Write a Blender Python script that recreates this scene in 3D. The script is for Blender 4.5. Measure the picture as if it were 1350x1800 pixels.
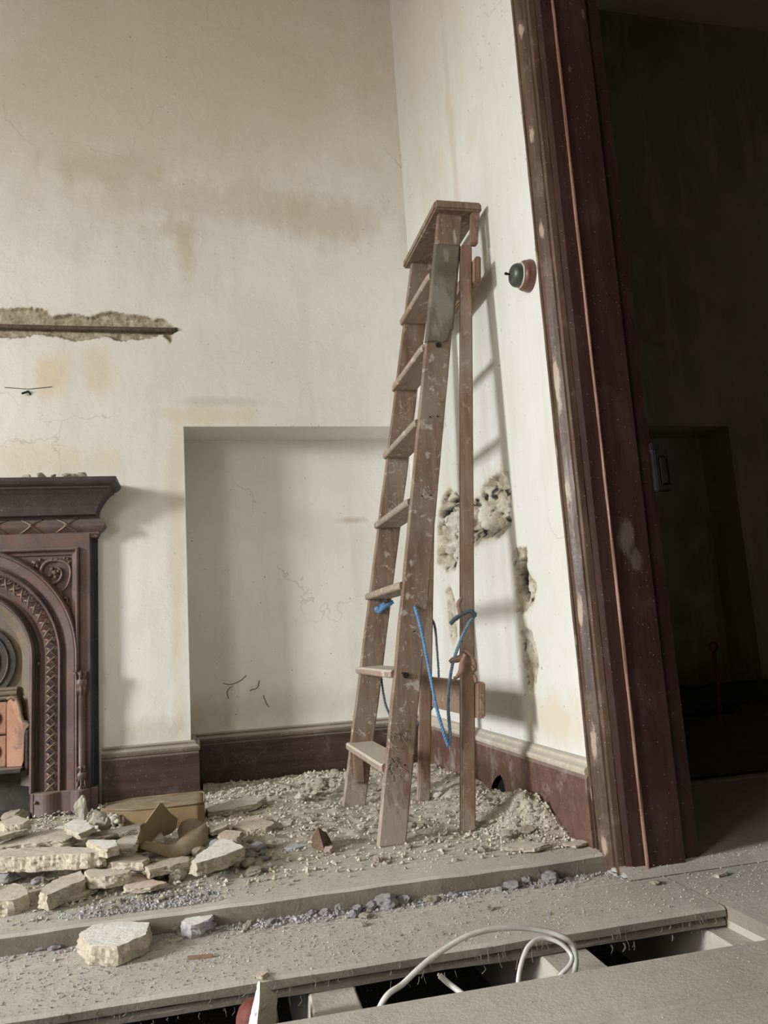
import bpy, bmesh, math, random
import numpy as np
from mathutils import Vector, Matrix, noise, geometry
random.seed(7)
R = math.radians
for o in list(bpy.data.objects): bpy.data.objects.remove(o)
C = bpy.context.scene.collection
S = bpy.context.scene

# ------------------------------------------------------------------ camera
YAW, PIT, ROL, FPX, CH = 0.232378711, 0.160145647, -0.063949459, 1397.68, 0.58
def cam_axes():
    cy, sy = math.cos(YAW), math.sin(YAW)
    f = Vector((sy*math.cos(PIT), cy*math.cos(PIT), math.sin(PIT)))
    r0 = Vector((cy, -sy, 0)); u0 = r0.cross(f)
    r = math.cos(ROL)*r0 + math.sin(ROL)*u0
    u = -math.sin(ROL)*r0 + math.cos(ROL)*u0
    return r, u, f
AR, AU, AF = cam_axes()
cam_d = bpy.data.cameras.new('camera'); cam = bpy.data.objects.new('camera', cam_d); C.objects.link(cam)
m = Matrix((AR, AU, -AF)).transposed().to_4x4(); m.translation = Vector((0, 0, CH))
cam.matrix_world = m
cam_d.sensor_fit = 'HORIZONTAL'; cam_d.sensor_width = 36; cam_d.lens = FPX/1350*36
cam_d.clip_start = 0.02; cam_d.clip_end = 60
S.camera = cam
def at(px, py, ax, v):
    """real-world point seen at a pixel of the survey photo, on the plane axis==v"""
    d = AR*((px-675)/FPX) + AU*(-(py-900)/FPX) + AF
    o = Vector((0, 0, CH)); t = (v-o[ax])/d[ax]
    return o + d*t
# ------------------------------------------------------------------ view, world, lights
S.view_settings.view_transform = 'Standard'; S.view_settings.look = 'None'
S.view_settings.gamma = 1; S.view_settings.use_curve_mapping = False
S.view_settings.exposure = 0.0
W = bpy.data.worlds.new('world'); S.world = W; W.use_nodes = True
W.node_tree.nodes['Background'].inputs[0].default_value = (0.75, 0.85, 1.0, 1)
W.node_tree.nodes['Background'].inputs[1].default_value = 0.5
def area(name, loc, target, sx, sy, power, col):
    l = bpy.data.lights.new(name, 'AREA'); l.shape = 'RECTANGLE'; l.size = sx; l.size_y = sy
    l.energy = power; l.color = col
    o = bpy.data.objects.new(name, l); C.objects.link(o); o.location = loc
    o.rotation_euler = (Vector(target)-Vector(loc)).to_track_quat('-Z', 'Y').to_euler(); return o
area('sky_light', (-8.6, -0.1, 3.5), (-5.5, 0.60, 2.0), 3.8, 3.2, 6000, (0.97, 0.985, 1.0))
area('rear_fill_light', (-4.1, -2.45, 2.0), (-0.9, 1.6, 0.9), 1.8, 2.4, 150, (1.0, 0.975, 0.94))  # added soft fill from behind the camera; no window stands there

# ------------------------------------------------------------------ layout numbers
XW = 0.955      # right wall face
YB = 3.24       # chimney breast / upper back wall
YN = 3.46       # alcove back
XN = -0.05      # alcove left cheek
ZN = 1.493      # alcove soffit
A = 0.04        # top of the raised board layer
XL, YF, ZC = -5.5, -2.5, 3.7

# ------------------------------------------------------------------ materials
def mat(name, rough=0.8, spec=0.3):
    m = bpy.data.materials.new(name); m.use_nodes = True
    nt = m.node_tree; b = nt.nodes['Principled BSDF']
    b.inputs['Roughness'].default_value = rough
    b.inputs['Specular IOR Level'].default_value = spec
    return m, nt, b
class NB:
    def __init__(s, nt): s.nt = nt; s.n = nt.nodes; s.l = nt.links
    def coord(s, scale=(1, 1, 1), src='Object'):
        t = s.n.new('ShaderNodeTexCoord'); mp = s.n.new('ShaderNodeMapping'); mp.inputs['Scale'].default_value = scale
        s.l.new(t.outputs[src], mp.inputs[0]); return mp.outputs[0]
    def noise(s, co, sc, det=4, rough=0.6, dist=0):
        t = s.n.new('ShaderNodeTexNoise'); t.inputs['Scale'].default_value = sc; t.inputs['Detail'].default_value = det
        t.inputs['Roughness'].default_value = rough; t.inputs['Distortion'].default_value = dist
        s.l.new(co, t.inputs['Vector']); return t.outputs[0]
    def voro(s, co, sc, rnd=1):
        t = s.n.new('ShaderNodeTexVoronoi'); t.inputs['Scale'].default_value = sc; t.inputs['Randomness'].default_value = rnd
        s.l.new(co, t.inputs['Vector']); return t
    def ramp(s, v, stops):
        t = s.n.new('ShaderNodeValToRGB'); e = t.color_ramp.elements
        while len(e) < len(stops): e.new(0.5)
        for i, (p, c) in enumerate(stops):
            e[i].position = p; e[i].color = (c, c, c, 1) if not hasattr(c, '__len__') else (*c, 1)
        s.l.new(v, t.inputs[0]); return t.outputs[0]
    def mix(s, f, a, b, mode='MIX'):
        t = s.n.new('ShaderNodeMix'); t.data_type = 'RGBA'; t.blend_type = mode
        for v, i in ((f, 0), (a, 6), (b, 7)):
            if hasattr(v, 'is_linked') or isinstance(v, bpy.types.NodeSocket): s.l.new(v, t.inputs[i])
            elif i == 0: t.inputs[0].default_value = v
            else: t.inputs[i].default_value = (*v, 1)
        return t.outputs[2]
    def math(s, op, a, b=None, c=None):
        t = s.n.new('ShaderNodeMath'); t.operation = op
        for i, v in enumerate((a, b, c)):
            if v is None: continue
            if isinstance(v, bpy.types.NodeSocket): s.l.new(v, t.inputs[i])
            else: t.inputs[i].default_value = v
        return t.outputs[0]
    def bump(s, h, strength, dist, b):
        t = s.n.new('ShaderNodeBump'); t.inputs['Strength'].default_value = strength; t.inputs['Distance'].default_value = dist
        s.l.new(h, t.inputs['Height']); s.l.new(t.outputs[0], b.inputs['Normal'])
    def blob(s, co, centre, radii):     # soft mask of a stain or tint with a place of its own
        t = s.n.new('ShaderNodeVectorMath'); t.operation = 'SUBTRACT'; s.l.new(co, t.inputs[0]); t.inputs[1].default_value = centre
        u = s.n.new('ShaderNodeVectorMath'); u.operation = 'DIVIDE'; s.l.new(t.outputs[0], u.inputs[0]); u.inputs[1].default_value = radii
        v = s.n.new('ShaderNodeVectorMath'); v.operation = 'LENGTH'; s.l.new(u.outputs[0], v.inputs[0])
        return v.outputs['Value']

def plaster_mat(name, stains_tints, base=((0.765, 0.752, 0.708), (0.68, 0.652, 0.585)), exposed=False, specks=1.0):
    m, nt, b = mat(name, 0.75, 0.25); n = NB(nt); co = n.coord()
    big = n.noise(co, 0.9, 5, 0.55, 0.3)
    col = n.mix(n.ramp(big, [(0.42, 0), (0.62, 1)]), base[0], base[1])
    str_ = n.noise(n.coord((6, 6, 0.7)), 1.6, 6, 0.65)
    col = n.mix(n.math('MULTIPLY', n.ramp(str_, [(0.52, 0), (0.68, 1)]), 0.35), col, (0.60, 0.555, 0.47))
    col = n.mix(n.math('MULTIPLY', n.ramp(n.noise(co, 5, 8, 0.7), [(0.5, 0), (0.75, 1)]), 0.3), col, (0.62, 0.57, 0.48))
    edge = n.noise(n.coord((1, 1, 0.45)), 7, 6, 0.7)
    for c, r, k, cc in stains_tints:
        d = n.math('ADD', n.blob(co, c, r), n.math('MULTIPLY', n.math('SUBTRACT', edge, 0.5), 0.7 if min(q for q in r if q != 0.4) > 0.5 else 2.0))
        f = n.math('MULTIPLY', n.ramp(d, [(0.35, 1), (1.0, 0)]), k)
        col = n.mix(f, col, cc)
    # fly specks and small chips
    for sc, th, amt in ((14, 0.105, 0.9), (27, 0.13, 0.75), (48, 0.13, 0.6)):
        vn = n.voro(n.mix(0.06, co, n.n.new('ShaderNodeTexNoise').outputs[1]) if False else co, sc)
        wob = n.math('MULTIPLY', n.math('SUBTRACT', n.noise(co, sc*4, 2), 0.5), 0.16)
        d = n.math('ADD', vn.outputs['Distance'], wob)
        pick = n.n.new('ShaderNodeSeparateColor'); n.l.new(vn.outputs['Color'], pick.inputs[0])
        gate = n.math('GREATER_THAN', pick.outputs[0], 0.55)
        dens = n.math('ADD', n.ramp(n.noise(co, 1.3, 2), [(0.4, 0.25), (0.6, 0.9)]), n.ramp(n.blob(co, (0.35, YN, 0.75), (0.75, 0.2, 0.8)), [(0.6, 0.6), (1.0, 0)]))
        f = n.math('MULTIPLY', n.math('MULTIPLY', n.math('LESS_THAN', d, n.math('MULTIPLY', pick.outputs[1], th)), gate), n.math('MULTIPLY', dens, amt*specks))
        col = n.mix(f, col, (0.24, 0.20, 0.155))
    # hairline cracks
    cr = n.n.new('ShaderNodeTexVoronoi'); cr.feature = 'DISTANCE_TO_EDGE'; cr.inputs['Scale'].default_value = 1.1
    wv = n.n.new('ShaderNodeVectorMath'); wv.operation = 'MULTIPLY_ADD'
    nz = n.n.new('ShaderNodeTexNoise'); nz.inputs['Scale'].default_value = 5; nz.inputs['Detail'].default_value = 5; n.l.new(co, nz.inputs['Vector'])
    n.l.new(nz.outputs[1], wv.inputs[0]); wv.inputs[1].default_value = (0.35, 0.35, 0.35); n.l.new(co, wv.inputs[2]); n.l.new(wv.outputs[0], cr.inputs['Vector'])
    crk = n.math('MULTIPLY', n.ramp(cr.outputs['Distance'], [(0.0, 1), (0.004, 0)]), n.ramp(n.noise(co, 1.7, 2), [(0.52, 0), (0.58, 1)]))
    col = n.mix(n.math('MULTIPLY', crk, 0.45), col, (0.36, 0.31, 0.25))
    hgt = n.math('ADD', n.math('MULTIPLY', n.noise(co, 9, 6, 0.6), 1.0), n.math('MULTIPLY', n.noise(co, 70, 4, 0.6), 0.12))
    if exposed:
        a = n.n.new('ShaderNodeAttribute'); a.attribute_name = 'exposed'
        sp = n.n.new('ShaderNodeSeparateColor'); n.l.new(a.outputs['Color'], sp.inputs[0])
        raw = n.mix(n.ramp(n.noise(co, 26, 6, 0.75), [(0.38, 0), (0.62, 1)]), (0.30, 0.24, 0.155), (0.60, 0.53, 0.40))
        raw = n.mix(n.math('MULTIPLY', n.ramp(n.noise(co, 110, 4, 0.8), [(0.52, 0), (0.66, 1)]), 0.8), raw, (0.20, 0.155, 0.10))
        flake = n.mix(n.ramp(n.noise(co, 14, 4, 0.7), [(0.4, 0), (0.6, 1)]), (0.62, 0.57, 0.44), (0.72, 0.69, 0.60))
        col = n.mix(sp.outputs[1], col, flake)
        col = n.mix(sp.outputs[0], col, raw)
        col = n.mix(sp.outputs[2], col, (0.035, 0.028, 0.022))
        hgt = n.math('ADD', hgt, n.math('MULTIPLY', sp.outputs[0], n.math('MULTIPLY', n.noise(co, 120, 5, 0.8), 1.2)))
    n.l.new(col, b.inputs['Base Color']); n.bump(hgt, 0.55, 0.012, b)
    return m
TAN = (0.50, 0.41, 0.28); GREY = (0.42, 0.385, 0.33); UP = (0.55, 0.475, 0.355)  # UP: broad tan tint, deeper towards the wall tops
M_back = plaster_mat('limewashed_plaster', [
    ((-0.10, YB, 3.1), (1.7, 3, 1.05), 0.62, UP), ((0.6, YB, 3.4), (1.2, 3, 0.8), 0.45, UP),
    ((0.02, YB, 2.50), (0.55, 3, 0.13), 0.42, (0.52, 0.46, 0.36)),
    ((-0.33, YB, 2.62), (0.34, 3, 0.09), 0.55, (0.52, 0.45, 0.35)),
    ((-0.03, YB, 2.27), (0.06, 3, 0.17), 0.6, TAN), ((-0.05, YB, 2.36), (0.16, 3, 0.07), 0.5, (0.50, 0.43, 0.33)), ((0.62, YB, 2.45), (0.34, 3, 0.16), 0.6, (0.53, 0.46, 0.35)),
    ((-0.56, YB, 1.72), (0.10, 3, 0.11), 0.9, (0.66, 0.56, 0.40)), ((-0.38, YB, 1.72), (0.09, 3, 0.14), 0.7, (0.64, 0.56, 0.42)),
    ((0.10, YB, 1.60), (0.22, 3, 0.030), 0.5, (0.46, 0.42, 0.36)), ((0.05, YB, 1.545), (0.30, 3, 0.05), 0.75, (0.64, 0.57, 0.44)),
    ((-0.09, YB, 1.0), (0.045, 3, 0.85), 0.55, (0.64, 0.56, 0.42)), ((-0.6, YB, 1.36), (0.36, 3, 0.09), 0.7, (0.68, 0.60, 0.45)),
    ((-0.2, YB, 0.29), (0.2, 3, 0.07), 0.7, (0.58, 0.52, 0.42)),
    ((0.66, YN, 1.12), (0.09, 0.4, 0.022), 0.8, (0.50, 0.42, 0.30)), ((0.3, YN, 0.33), (0.7, 0.2, 0.10), 0.5, (0.52, 0.46, 0.36)),
], exposed=True)
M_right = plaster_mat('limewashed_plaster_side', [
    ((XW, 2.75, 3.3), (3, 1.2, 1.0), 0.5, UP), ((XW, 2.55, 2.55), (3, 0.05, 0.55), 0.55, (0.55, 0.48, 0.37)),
    ((XW, 2.80, 2.35), (3, 0.16, 0.22), 0.45, (0.60, 0.53, 0.42)), ((XW, 2.12, 0.33), (3, 0.30, 0.10), 0.75, (0.62, 0.54, 0.40)),
    ((XW, 2.35, 2.3), (3, 0.10, 0.10), 0.4, (0.6, 0.54, 0.44)),
], base=((0.69, 0.688, 0.66), (0.65, 0.638, 0.59)), exposed=True, specks=0.9)
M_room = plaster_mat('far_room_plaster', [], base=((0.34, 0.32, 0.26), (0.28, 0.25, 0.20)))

def varnish(name, c1, c2, dust=(0.36, 0.31, 0.27), dustk=0.35, rough=0.42, upk=0.7, vert=True):
    m, nt, b = mat(name, rough, 0.45); n = NB(nt)
    g = n.noise(n.coord((18, 18, 1.2) if vert else (1.2, 18, 18)), 2.2, 6, 0.65); co = n.coord()
    col = n.mix(n.ramp(g, [(0.35, 0), (0.65, 1)]), c1, c2)
    w = n.ramp(n.noise(co, 9, 8, 0.75), [(0.53, 0), (0.70, 1)])
    col = n.mix(n.math('MULTIPLY', w, dustk), col, dust)
    sp = n.voro(co, 70); f = n.math('LESS_THAN', sp.outputs['Distance'], 0.09)
    col = n.mix(n.math('MULTIPLY', f, 0.55), col, (0.55, 0.50, 0.44))
    ge = n.n.new('ShaderNodeNewGeometry'); sx = n.n.new('ShaderNodeSeparateXYZ'); n.l.new(ge.outputs['True Normal'], sx.inputs[0])
    up = n.math('MULTIPLY', n.ramp(sx.outputs[2], [(0.35, 0), (0.8, 1)]), upk)      # settled dust on ledges
    col = n.mix(up, col, (0.40, 0.37, 0.32))
    n.l.new(col, b.inputs['Base Color'])
    n.l.new(n.math('ADD', n.math('MULTIPLY', w, 0.3), rough), b.inputs['Roughness'])
    n.bump(n.math('ADD', g, n.noise(co, 60, 4)), 0.25, 0.004, b)
    return m
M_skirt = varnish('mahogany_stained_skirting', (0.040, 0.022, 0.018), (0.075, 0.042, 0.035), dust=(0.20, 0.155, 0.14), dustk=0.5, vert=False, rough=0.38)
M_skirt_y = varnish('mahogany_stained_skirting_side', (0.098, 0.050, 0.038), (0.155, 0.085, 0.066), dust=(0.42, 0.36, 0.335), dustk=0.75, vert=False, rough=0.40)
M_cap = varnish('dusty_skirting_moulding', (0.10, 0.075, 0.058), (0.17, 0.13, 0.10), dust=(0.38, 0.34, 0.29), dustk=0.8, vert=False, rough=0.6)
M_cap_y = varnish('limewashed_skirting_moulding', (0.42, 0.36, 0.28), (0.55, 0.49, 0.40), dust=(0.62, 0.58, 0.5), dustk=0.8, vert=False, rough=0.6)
M_trim = varnish('worn_varnished_architrave', (0.052, 0.028, 0.018), (0.115, 0.068, 0.047), dust=(0.25, 0.18, 0.13), dustk=0.5, rough=0.4)
M_jamb = varnish('oxblood_varnished_jamb', (0.042, 0.018, 0.015), (0.070, 0.032, 0.027), dust=(0.16, 0.10, 0.085), dustk=0.22, rough=0.42)
M_bead = varnish('rubbed_bead', (0.17, 0.085, 0.06), (0.30, 0.17, 0.12), dust=(0.4, 0.28, 0.2), dustk=0.5, rough=0.45)

def scars(m, blobs, colour, k=0.8):
    nt = m.node_tree; n = NB(nt); b = nt.nodes['Principled BSDF']; co = n.coord(); col = b.inputs['Base Color'].links[0].from_socket
    e = n.math('MULTIPLY', n.math('SUBTRACT', n.noise(n.coord((1, 1, 0.3)), 60, 5, 0.7), 0.5), 2.5)
    for c, rr in blobs: col = n.mix(n.math('MULTIPLY', n.ramp(n.math('ADD', n.blob(co, c, rr), e), [(0.5, 1), (0.9, 0)]), k), col, colour)
    nt.links.new(col, b.inputs['Base Color'])
def later_scars():
    pts = [(.835, 2.28, 1.86, .010, .035), (.80, 2.28, 1.80, .012, .03), (.66, 2.255, 1.36, .016, .02), (.60, 2.24, .80, .014, .016), (.64, 2.25, 1.26, .008, .03), (.72, 2.27, 1.44, .010, .02), (.58, 2.24, .70, .008, .014)]
    scars(M_stile, [((x, y, z), (w, .03, h)) for x, y, z, w, h in pts], (0.50, 0.48, 0.42), 0.75)
    scars(M_stile, [((.48, 2.20, .02), (.10, .06, .20)), ((.49, 2.76, .02), (.10, .06, .20))], (0.40, 0.355, 0.285), 0.6)
    scars(M_rear, [((.71, 2.24, .02), (.06, .06, .13)), ((.71, 2.71, .02), (.06, .06, .13))], (0.40, 0.355, 0.285), 0.6)
scars(M_trim, [((.93, 1.862, z), (.03, .010, h)) for z, h in ((2.28, .03), (1.95, .035), (1.66, .03), (1.22, .10), (.93, .05), (.62, .05), (.30, .05), (.06, .03))]+[((.935, 1.908, z), (.03, .006, .02)) for z in (1.6, 1.05, .55, .17)], (0.42, 0.33, 0.24))
scars(M_jamb, [((1.05, 1.807, .80), (.03, .03, .055)), ((1.075, 1.807, .74), (.02, .03, .03)), ((1.10, 1.807, 2.30), (.006, .03, .02)), ((1.04, 1.807, 2.12), (.006, .03, .014))], (0.24, 0.20, 0.18), 0.45)
def dusty(name, c1, c2, grit=(0.66, 0.62, 0.54), gk=0.75, sc=1.0, grain=True, rough=0.9):
    m, nt, b = mat(name, rough, 0.2); n = NB(nt); co = n.coord()
    col = n.mix(n.ramp(n.noise(co, 3*sc, 8, 0.7), [(0.35, 0), (0.65, 1)]), c1, c2)
    if grain:
        g = n.noise(n.coord((0.9, 30, 30)), 3, 5, 0.6)
        col = n.mix(n.math('MULTIPLY', n.ramp(g, [(0.45, 0), (0.6, 1)]), 0.10), col, tuple(v*0.62 for v in c1))
    dens = n.ramp(n.noise(co, 4, 3), [(0.35, 0.25), (0.6, 1)])
    for s_, th in ((130, 0.20), (260, 0.24)):
        vn = n.voro(co, s_); pk = n.n.new('ShaderNodeSeparateColor'); n.l.new(vn.outputs['Color'], pk.inputs[0])
        f = n.math('MULTIPLY', n.math('LESS_THAN', vn.outputs['Distance'], n.math('MULTIPLY', pk.outputs[0], th*1.4)), n.math('MULTIPLY', dens, gk))
        cc = n.mix(pk.outputs[1], tuple(v*0.55 for v in c1), grit)
        col = n.mix(f, col, cc)
    n.l.new(col, b.inputs['Base Color'])
    h = n.math('ADD', n.noise(co, 120, 6, 0.7), n.math('MULTIPLY', n.noise(co, 20, 4), 1.2))
    n.bump(h, 0.5, 0.004, b)
    return m
M_board = dusty('dust_covered_floorboard', (0.455, 0.415, 0.365), (0.570, 0.525, 0.470))
M_boardedge = dusty('sawn_board_edge', (0.180, 0.155, 0.125), (0.280, 0.245, 0.200), gk=0.3)
M_joist = dusty('pale_dusty_joist', (0.42, 0.39, 0.33), (0.52, 0.49, 0.42), gk=0.5, grain=False)
M_soil = dusty('underfloor_soil', (0.03, 0.026, 0.02), (0.05, 0.042, 0.034), gk=0.2, grain=False)
M_rubble = dusty('crushed_plaster_rubble', (0.36, 0.325, 0.265), (0.54, 0.49, 0.405), gk=0.6, sc=5, grain=False)

def stone(name, c1, c2, c3, sc=60):
    m, nt, b = mat(name, 0.92, 0.15); n = NB(nt); co = n.coord()
    col = n.mix(n.ramp(n.noise(co, sc*0.25, 5, 0.7), [(0.4, 0), (0.62, 1)]), c1, c2)
    col = n.mix(n.math('MULTIPLY', n.ramp(n.noise(co, sc, 5, 0.75), [(0.50, 0), (0.64, 1)]), 0.75), col, c3)
    n.l.new(col, b.inputs['Base Color']); n.bump(n.noise(co, sc*1.3, 6, 0.75), 0.8, 0.006, b)
    return m
M_sand = stone('sandy_lime_mortar', (0.50, 0.445, 0.345), (0.62, 0.56, 0.45), (0.30, 0.25, 0.175))
M_cream = stone('cream_plaster_crumb', (0.60, 0.55, 0.445), (0.72, 0.675, 0.57), (0.42, 0.36, 0.27))
M_greyst = stone('grey_mortar', (0.42, 0.41, 0.41), (0.55, 0.54, 0.54), (0.27, 0.26, 0.27))
M_painted = stone('painted_plaster_face', (0.80, 0.80, 0.76), (0.84, 0.83, 0.79), (0.64, 0.60, 0.52), 30)
M_dustface = stone('dusty_plaster_face', (0.58, 0.53, 0.44), (0.66, 0.61, 0.52), (0.45, 0.40, 0.32), 30)
M_pink = stone('pinkish_plaster', (0.62, 0.50, 0.42), (0.68, 0.58, 0.49), (0.48, 0.37, 0.30), 40)
M_brown = stone('rusty_brown_fragment', (0.12, 0.075, 0.05), (0.20, 0.13, 0.09), (0.06, 0.04, 0.03), 40)
M_slate = stone('blue_grey_slate', (0.44, 0.47, 0.50), (0.55, 0.58, 0.60), (0.36, 0.37, 0.38), 20)

def ladderwood(name, c1, c2, paint, pk, grainax):
    m, nt, b = mat(name, 0.7, 0.3); n = NB(nt); co = n.coord()
    g = n.noise(n.coord(grainax), 4, 6, 0.65)
    col = n.mix(n.ramp(g, [(0.35, 0), (0.65, 1)]), c1, c2)
    col = n.mix(n.math('MULTIPLY', n.ramp(n.noise(co, 4, 6, 0.6), [(0.45, 0), (0.65, 1)]), 0.6), col, (0.30, 0.265, 0.22))
    sp = n.ramp(n.noise(co, 26, 7, 0.75, 0.4), [(0.565, 0), (0.62, 1)])
    col = n.mix(n.math('MULTIPLY', sp, pk), col, paint)
    sp2 = n.ramp(n.noise(n.coord((30, 30, 5)), 5, 3, 0.6, 1.5), [(0.66, 0), (0.69, 1)])
    col = n.mix(n.math('MULTIPLY', sp2, pk*0.8), col, (0.60, 0.57, 0.50))
    n.l.new(col, b.inputs['Base Color']); n.bump(n.math('ADD', g, sp), 0.35, 0.003, b)
    return m
M_stile = ladderwood('paint_spattered_ladder_wood', (0.150, 0.095, 0.062), (0.250, 0.170, 0.118), (0.50, 0.47, 0.41), 0.75, (14, 14, 1.0))
M_rear = ladderwood('bare_brown_ladder_wood', (0.175, 0.105, 0.068), (0.28, 0.175, 0.120), (0.50, 0.44, 0.36), 0.35, (14, 14, 1.0))
M_tread = ladderwood('dusty_paint_spattered_tread', (0.25, 0.185, 0.13), (0.36, 0.28, 0.21), (0.58, 0.545, 0.47), 0.9, (14, 1.0, 14))
M_treaddust = dusty('dust_coated_tread', (0.46, 0.41, 0.33), (0.56, 0.51, 0.42), gk=0.7, grain=False)
later_scars()
def plain(name, c, rough=0.6, metal=0.0, c2=None, sc=20):
    m, nt, b = mat(name, rough, 0.4); n = NB(nt); co = n.coord()
    col = n.mix(n.ramp(n.noise(co, sc, 5, 0.7), [(0.4, 0), (0.65, 1)]), c, c2 or tuple(v*0.7 for v in c))
    n.l.new(col, b.inputs['Base Color']); b.inputs['Metallic'].default_value = metal
    n.bump(n.noise(co, sc*4, 4), 0.2, 0.002, b)
    return m
M_rope = plain('blue_polypropylene_rope', (0.085, 0.24, 0.46), 0.7, c2=(0.16, 0.28, 0.42), sc=60)
M_ropegr = plain('weathered_grey_blue_rope', (0.16, 0.25, 0.33), 0.8, c2=(0.10, 0.155, 0.20), sc=60)
M_ropedk = plain('grimy_dark_rope', (0.055, 0.085, 0.11), 0.8, c2=(0.09, 0.12, 0.14), sc=60)
M_cable = plain('white_pvc_cable', (0.66, 0.66, 0.63), 0.42, c2=(0.52, 0.50, 0.45), sc=25)
M_pipe = plain('rusty_iron_conduit', (0.085, 0.060, 0.045), 0.7, 0.3, c2=(0.15, 0.11, 0.085), sc=50)
M_black = plain('blackened_metal', (0.03, 0.03, 0.03), 0.5, 0.4)
M_dome = plain('tarnished_switch_cover', (0.060, 0.072, 0.062), 0.38, 0.35, c2=(0.10, 0.115, 0.10), sc=40)
M_rim = plain('cream_porcelain', (0.62, 0.54, 0.44), 0.35)
M_pattress = plain('turned_brown_wood', (0.12, 0.055, 0.038), 0.35, c2=(0.19, 0.10, 0.072), sc=30)
M_leather = plain('dried_leather_strap', (0.20, 0.125, 0.09), 0.9, c2=(0.29, 0.19, 0.135))
M_red = plain('dull_red_clay', (0.13, 0.03, 0.022), 0.7, c2=(0.20, 0.065, 0.045))
M_web = plain('dusty_cobweb', (0.30, 0.27, 0.22), 0.95)
M_hem = plain('frayed_stuffing', (0.55, 0.52, 0.46), 0.98, c2=(0.42, 0.37, 0.28), sc=70)
M_sheet = plain('dark_dust_sheet', (0.10, 0.095, 0.075), 0.8, c2=(0.07, 0.065, 0.05))
M_ceil = plain('ceiling_plaster', (0.50, 0.45, 0.36), 0.9, c2=(0.44, 0.39, 0.30), sc=2)
M_wallfar = plain('room_wall_paint', (0.58, 0.53, 0.44), 0.9, c2=(0.50, 0.45, 0.36), sc=2)
def weave(name, c1, c2):
    m, nt, b = mat(name, 0.95, 0.1); n = NB(nt)
    t = n.n.new('ShaderNodeTexCoord')
    def wv(dirn):
        w = n.n.new('ShaderNodeTexWave'); w.bands_direction = dirn; w.inputs['Scale'].default_value = 115; w.inputs['Distortion'].default_value = 0.8
        w.inputs['Detail'].default_value = 1; n.l.new(t.outputs['UV'], w.inputs['Vector']); return w.outputs[1]
    h = n.math('MULTIPLY', wv('X'), wv('Y'))
    col = n.mix(n.ramp(h, [(0.02, 1), (0.55, 0)]), c1, c2)
    col = n.mix(n.math('MULTIPLY', n.ramp(n.noise(n.coord(), 14, 6, 0.7), [(0.5, 0), (0.7, 1)]), 0.4), col, (0.45, 0.39, 0.28))
    ge = n.n.new('ShaderNodeNewGeometry'); sx = n.n.new('ShaderNodeSeparateXYZ'); n.l.new(ge.outputs['True Normal'], sx.inputs[0])
    col = n.mix(n.math('MULTIPLY', n.ramp(sx.outputs[2], [(0.5, 0), (0.9, 1)]), n.ramp(n.noise(n.coord(), 30, 6, 0.7), [(0.4, 0.15), (0.6, 0.75)])), col, (0.52, 0.47, 0.38))
    n.l.new(col, b.inputs['Base Color']); n.bump(h, 0.8, 0.003, b)
    return m
M_hess = weave('woven_hessian', (0.62, 0.47, 0.28), (0.36, 0.25, 0.125))
M_canvas = weave('weathered_canvas_tape', (0.31, 0.272, 0.22), (0.19, 0.16, 0.125))
scars(M_canvas, [((.77, 2.27, 1.62), (.05, .05, .10)), ((.80, 2.27, 1.79), (.012, .05, .03)), ((.74, 2.27, 1.53), (.02, .05, .03))], (0.42, 0.39, 0.335), 0.6)
scars(M_canvas, [((.80, 2.27, 1.74), (.04, .05, .035))], (0.16, 0.125, 0.095), 0.6)
def iron(name, c1, c2, rust, rk=0.6, rough=0.5):
    m, nt, b = mat(name, rough, 0.4); n = NB(nt); co = n.coord()
    col = n.mix(n.ramp(n.noise(co, 7, 6, 0.65), [(0.38, 0), (0.62, 1)]), c1, c2)
    col = n.mix(n.math('MULTIPLY', n.ramp(n.noise(co, 11, 7, 0.72), [(0.47, 0), (0.66, 1)]), rk), col, rust)
    col = n.mix(n.math('MULTIPLY', n.ramp(n.noise(co, 160, 3, 0.7), [(0.62, 0), (0.68, 1)]), 0.5), col, (0.36, 0.27, 0.2))
    ge = n.n.new('ShaderNodeNewGeometry'); sx = n.n.new('ShaderNodeSeparateXYZ'); n.l.new(ge.outputs['True Normal'], sx.inputs[0])
    col = n.mix(n.math('MULTIPLY', n.ramp(sx.outputs[2], [(0.5, 0), (0.9, 1)]), 0.75), col, (0.36, 0.32, 0.26))
    n.l.new(col, b.inputs['Base Color']); b.inputs['Metallic'].default_value = 0.25
    n.bump(n.noise(co, 90, 5, 0.7), 0.35, 0.002, b)
    return m
M_iron = iron('rusty_cast_iron', (0.105, 0.072, 0.072), (0.160, 0.115, 0.110), (0.20, 0.105, 0.065))
M_irondk = iron('blackleaded_cast_iron', (0.045, 0.040, 0.042), (0.075, 0.064, 0.064), (0.11, 0.065, 0.045), 0.35)
M_ironorn = iron('ornamental_cast_iron', (0.15, 0.105, 0.085), (0.20, 0.14, 0.11), (0.28, 0.16, 0.10), 0.6)
M_hood = iron('ash_coated_hood', (0.15, 0.13, 0.108), (0.20, 0.17, 0.14), (0.27, 0.19, 0.11), 0.6, 0.8)
M_brick = stone('scorched_firebrick', (0.36, 0.19, 0.12), (0.46, 0.28, 0.20), (0.20, 0.12, 0.09), 14)
M_ash = plain('sooty_hearth', (0.045, 0.040, 0.036), 0.95, c2=(0.10, 0.09, 0.08), sc=8)

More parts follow.
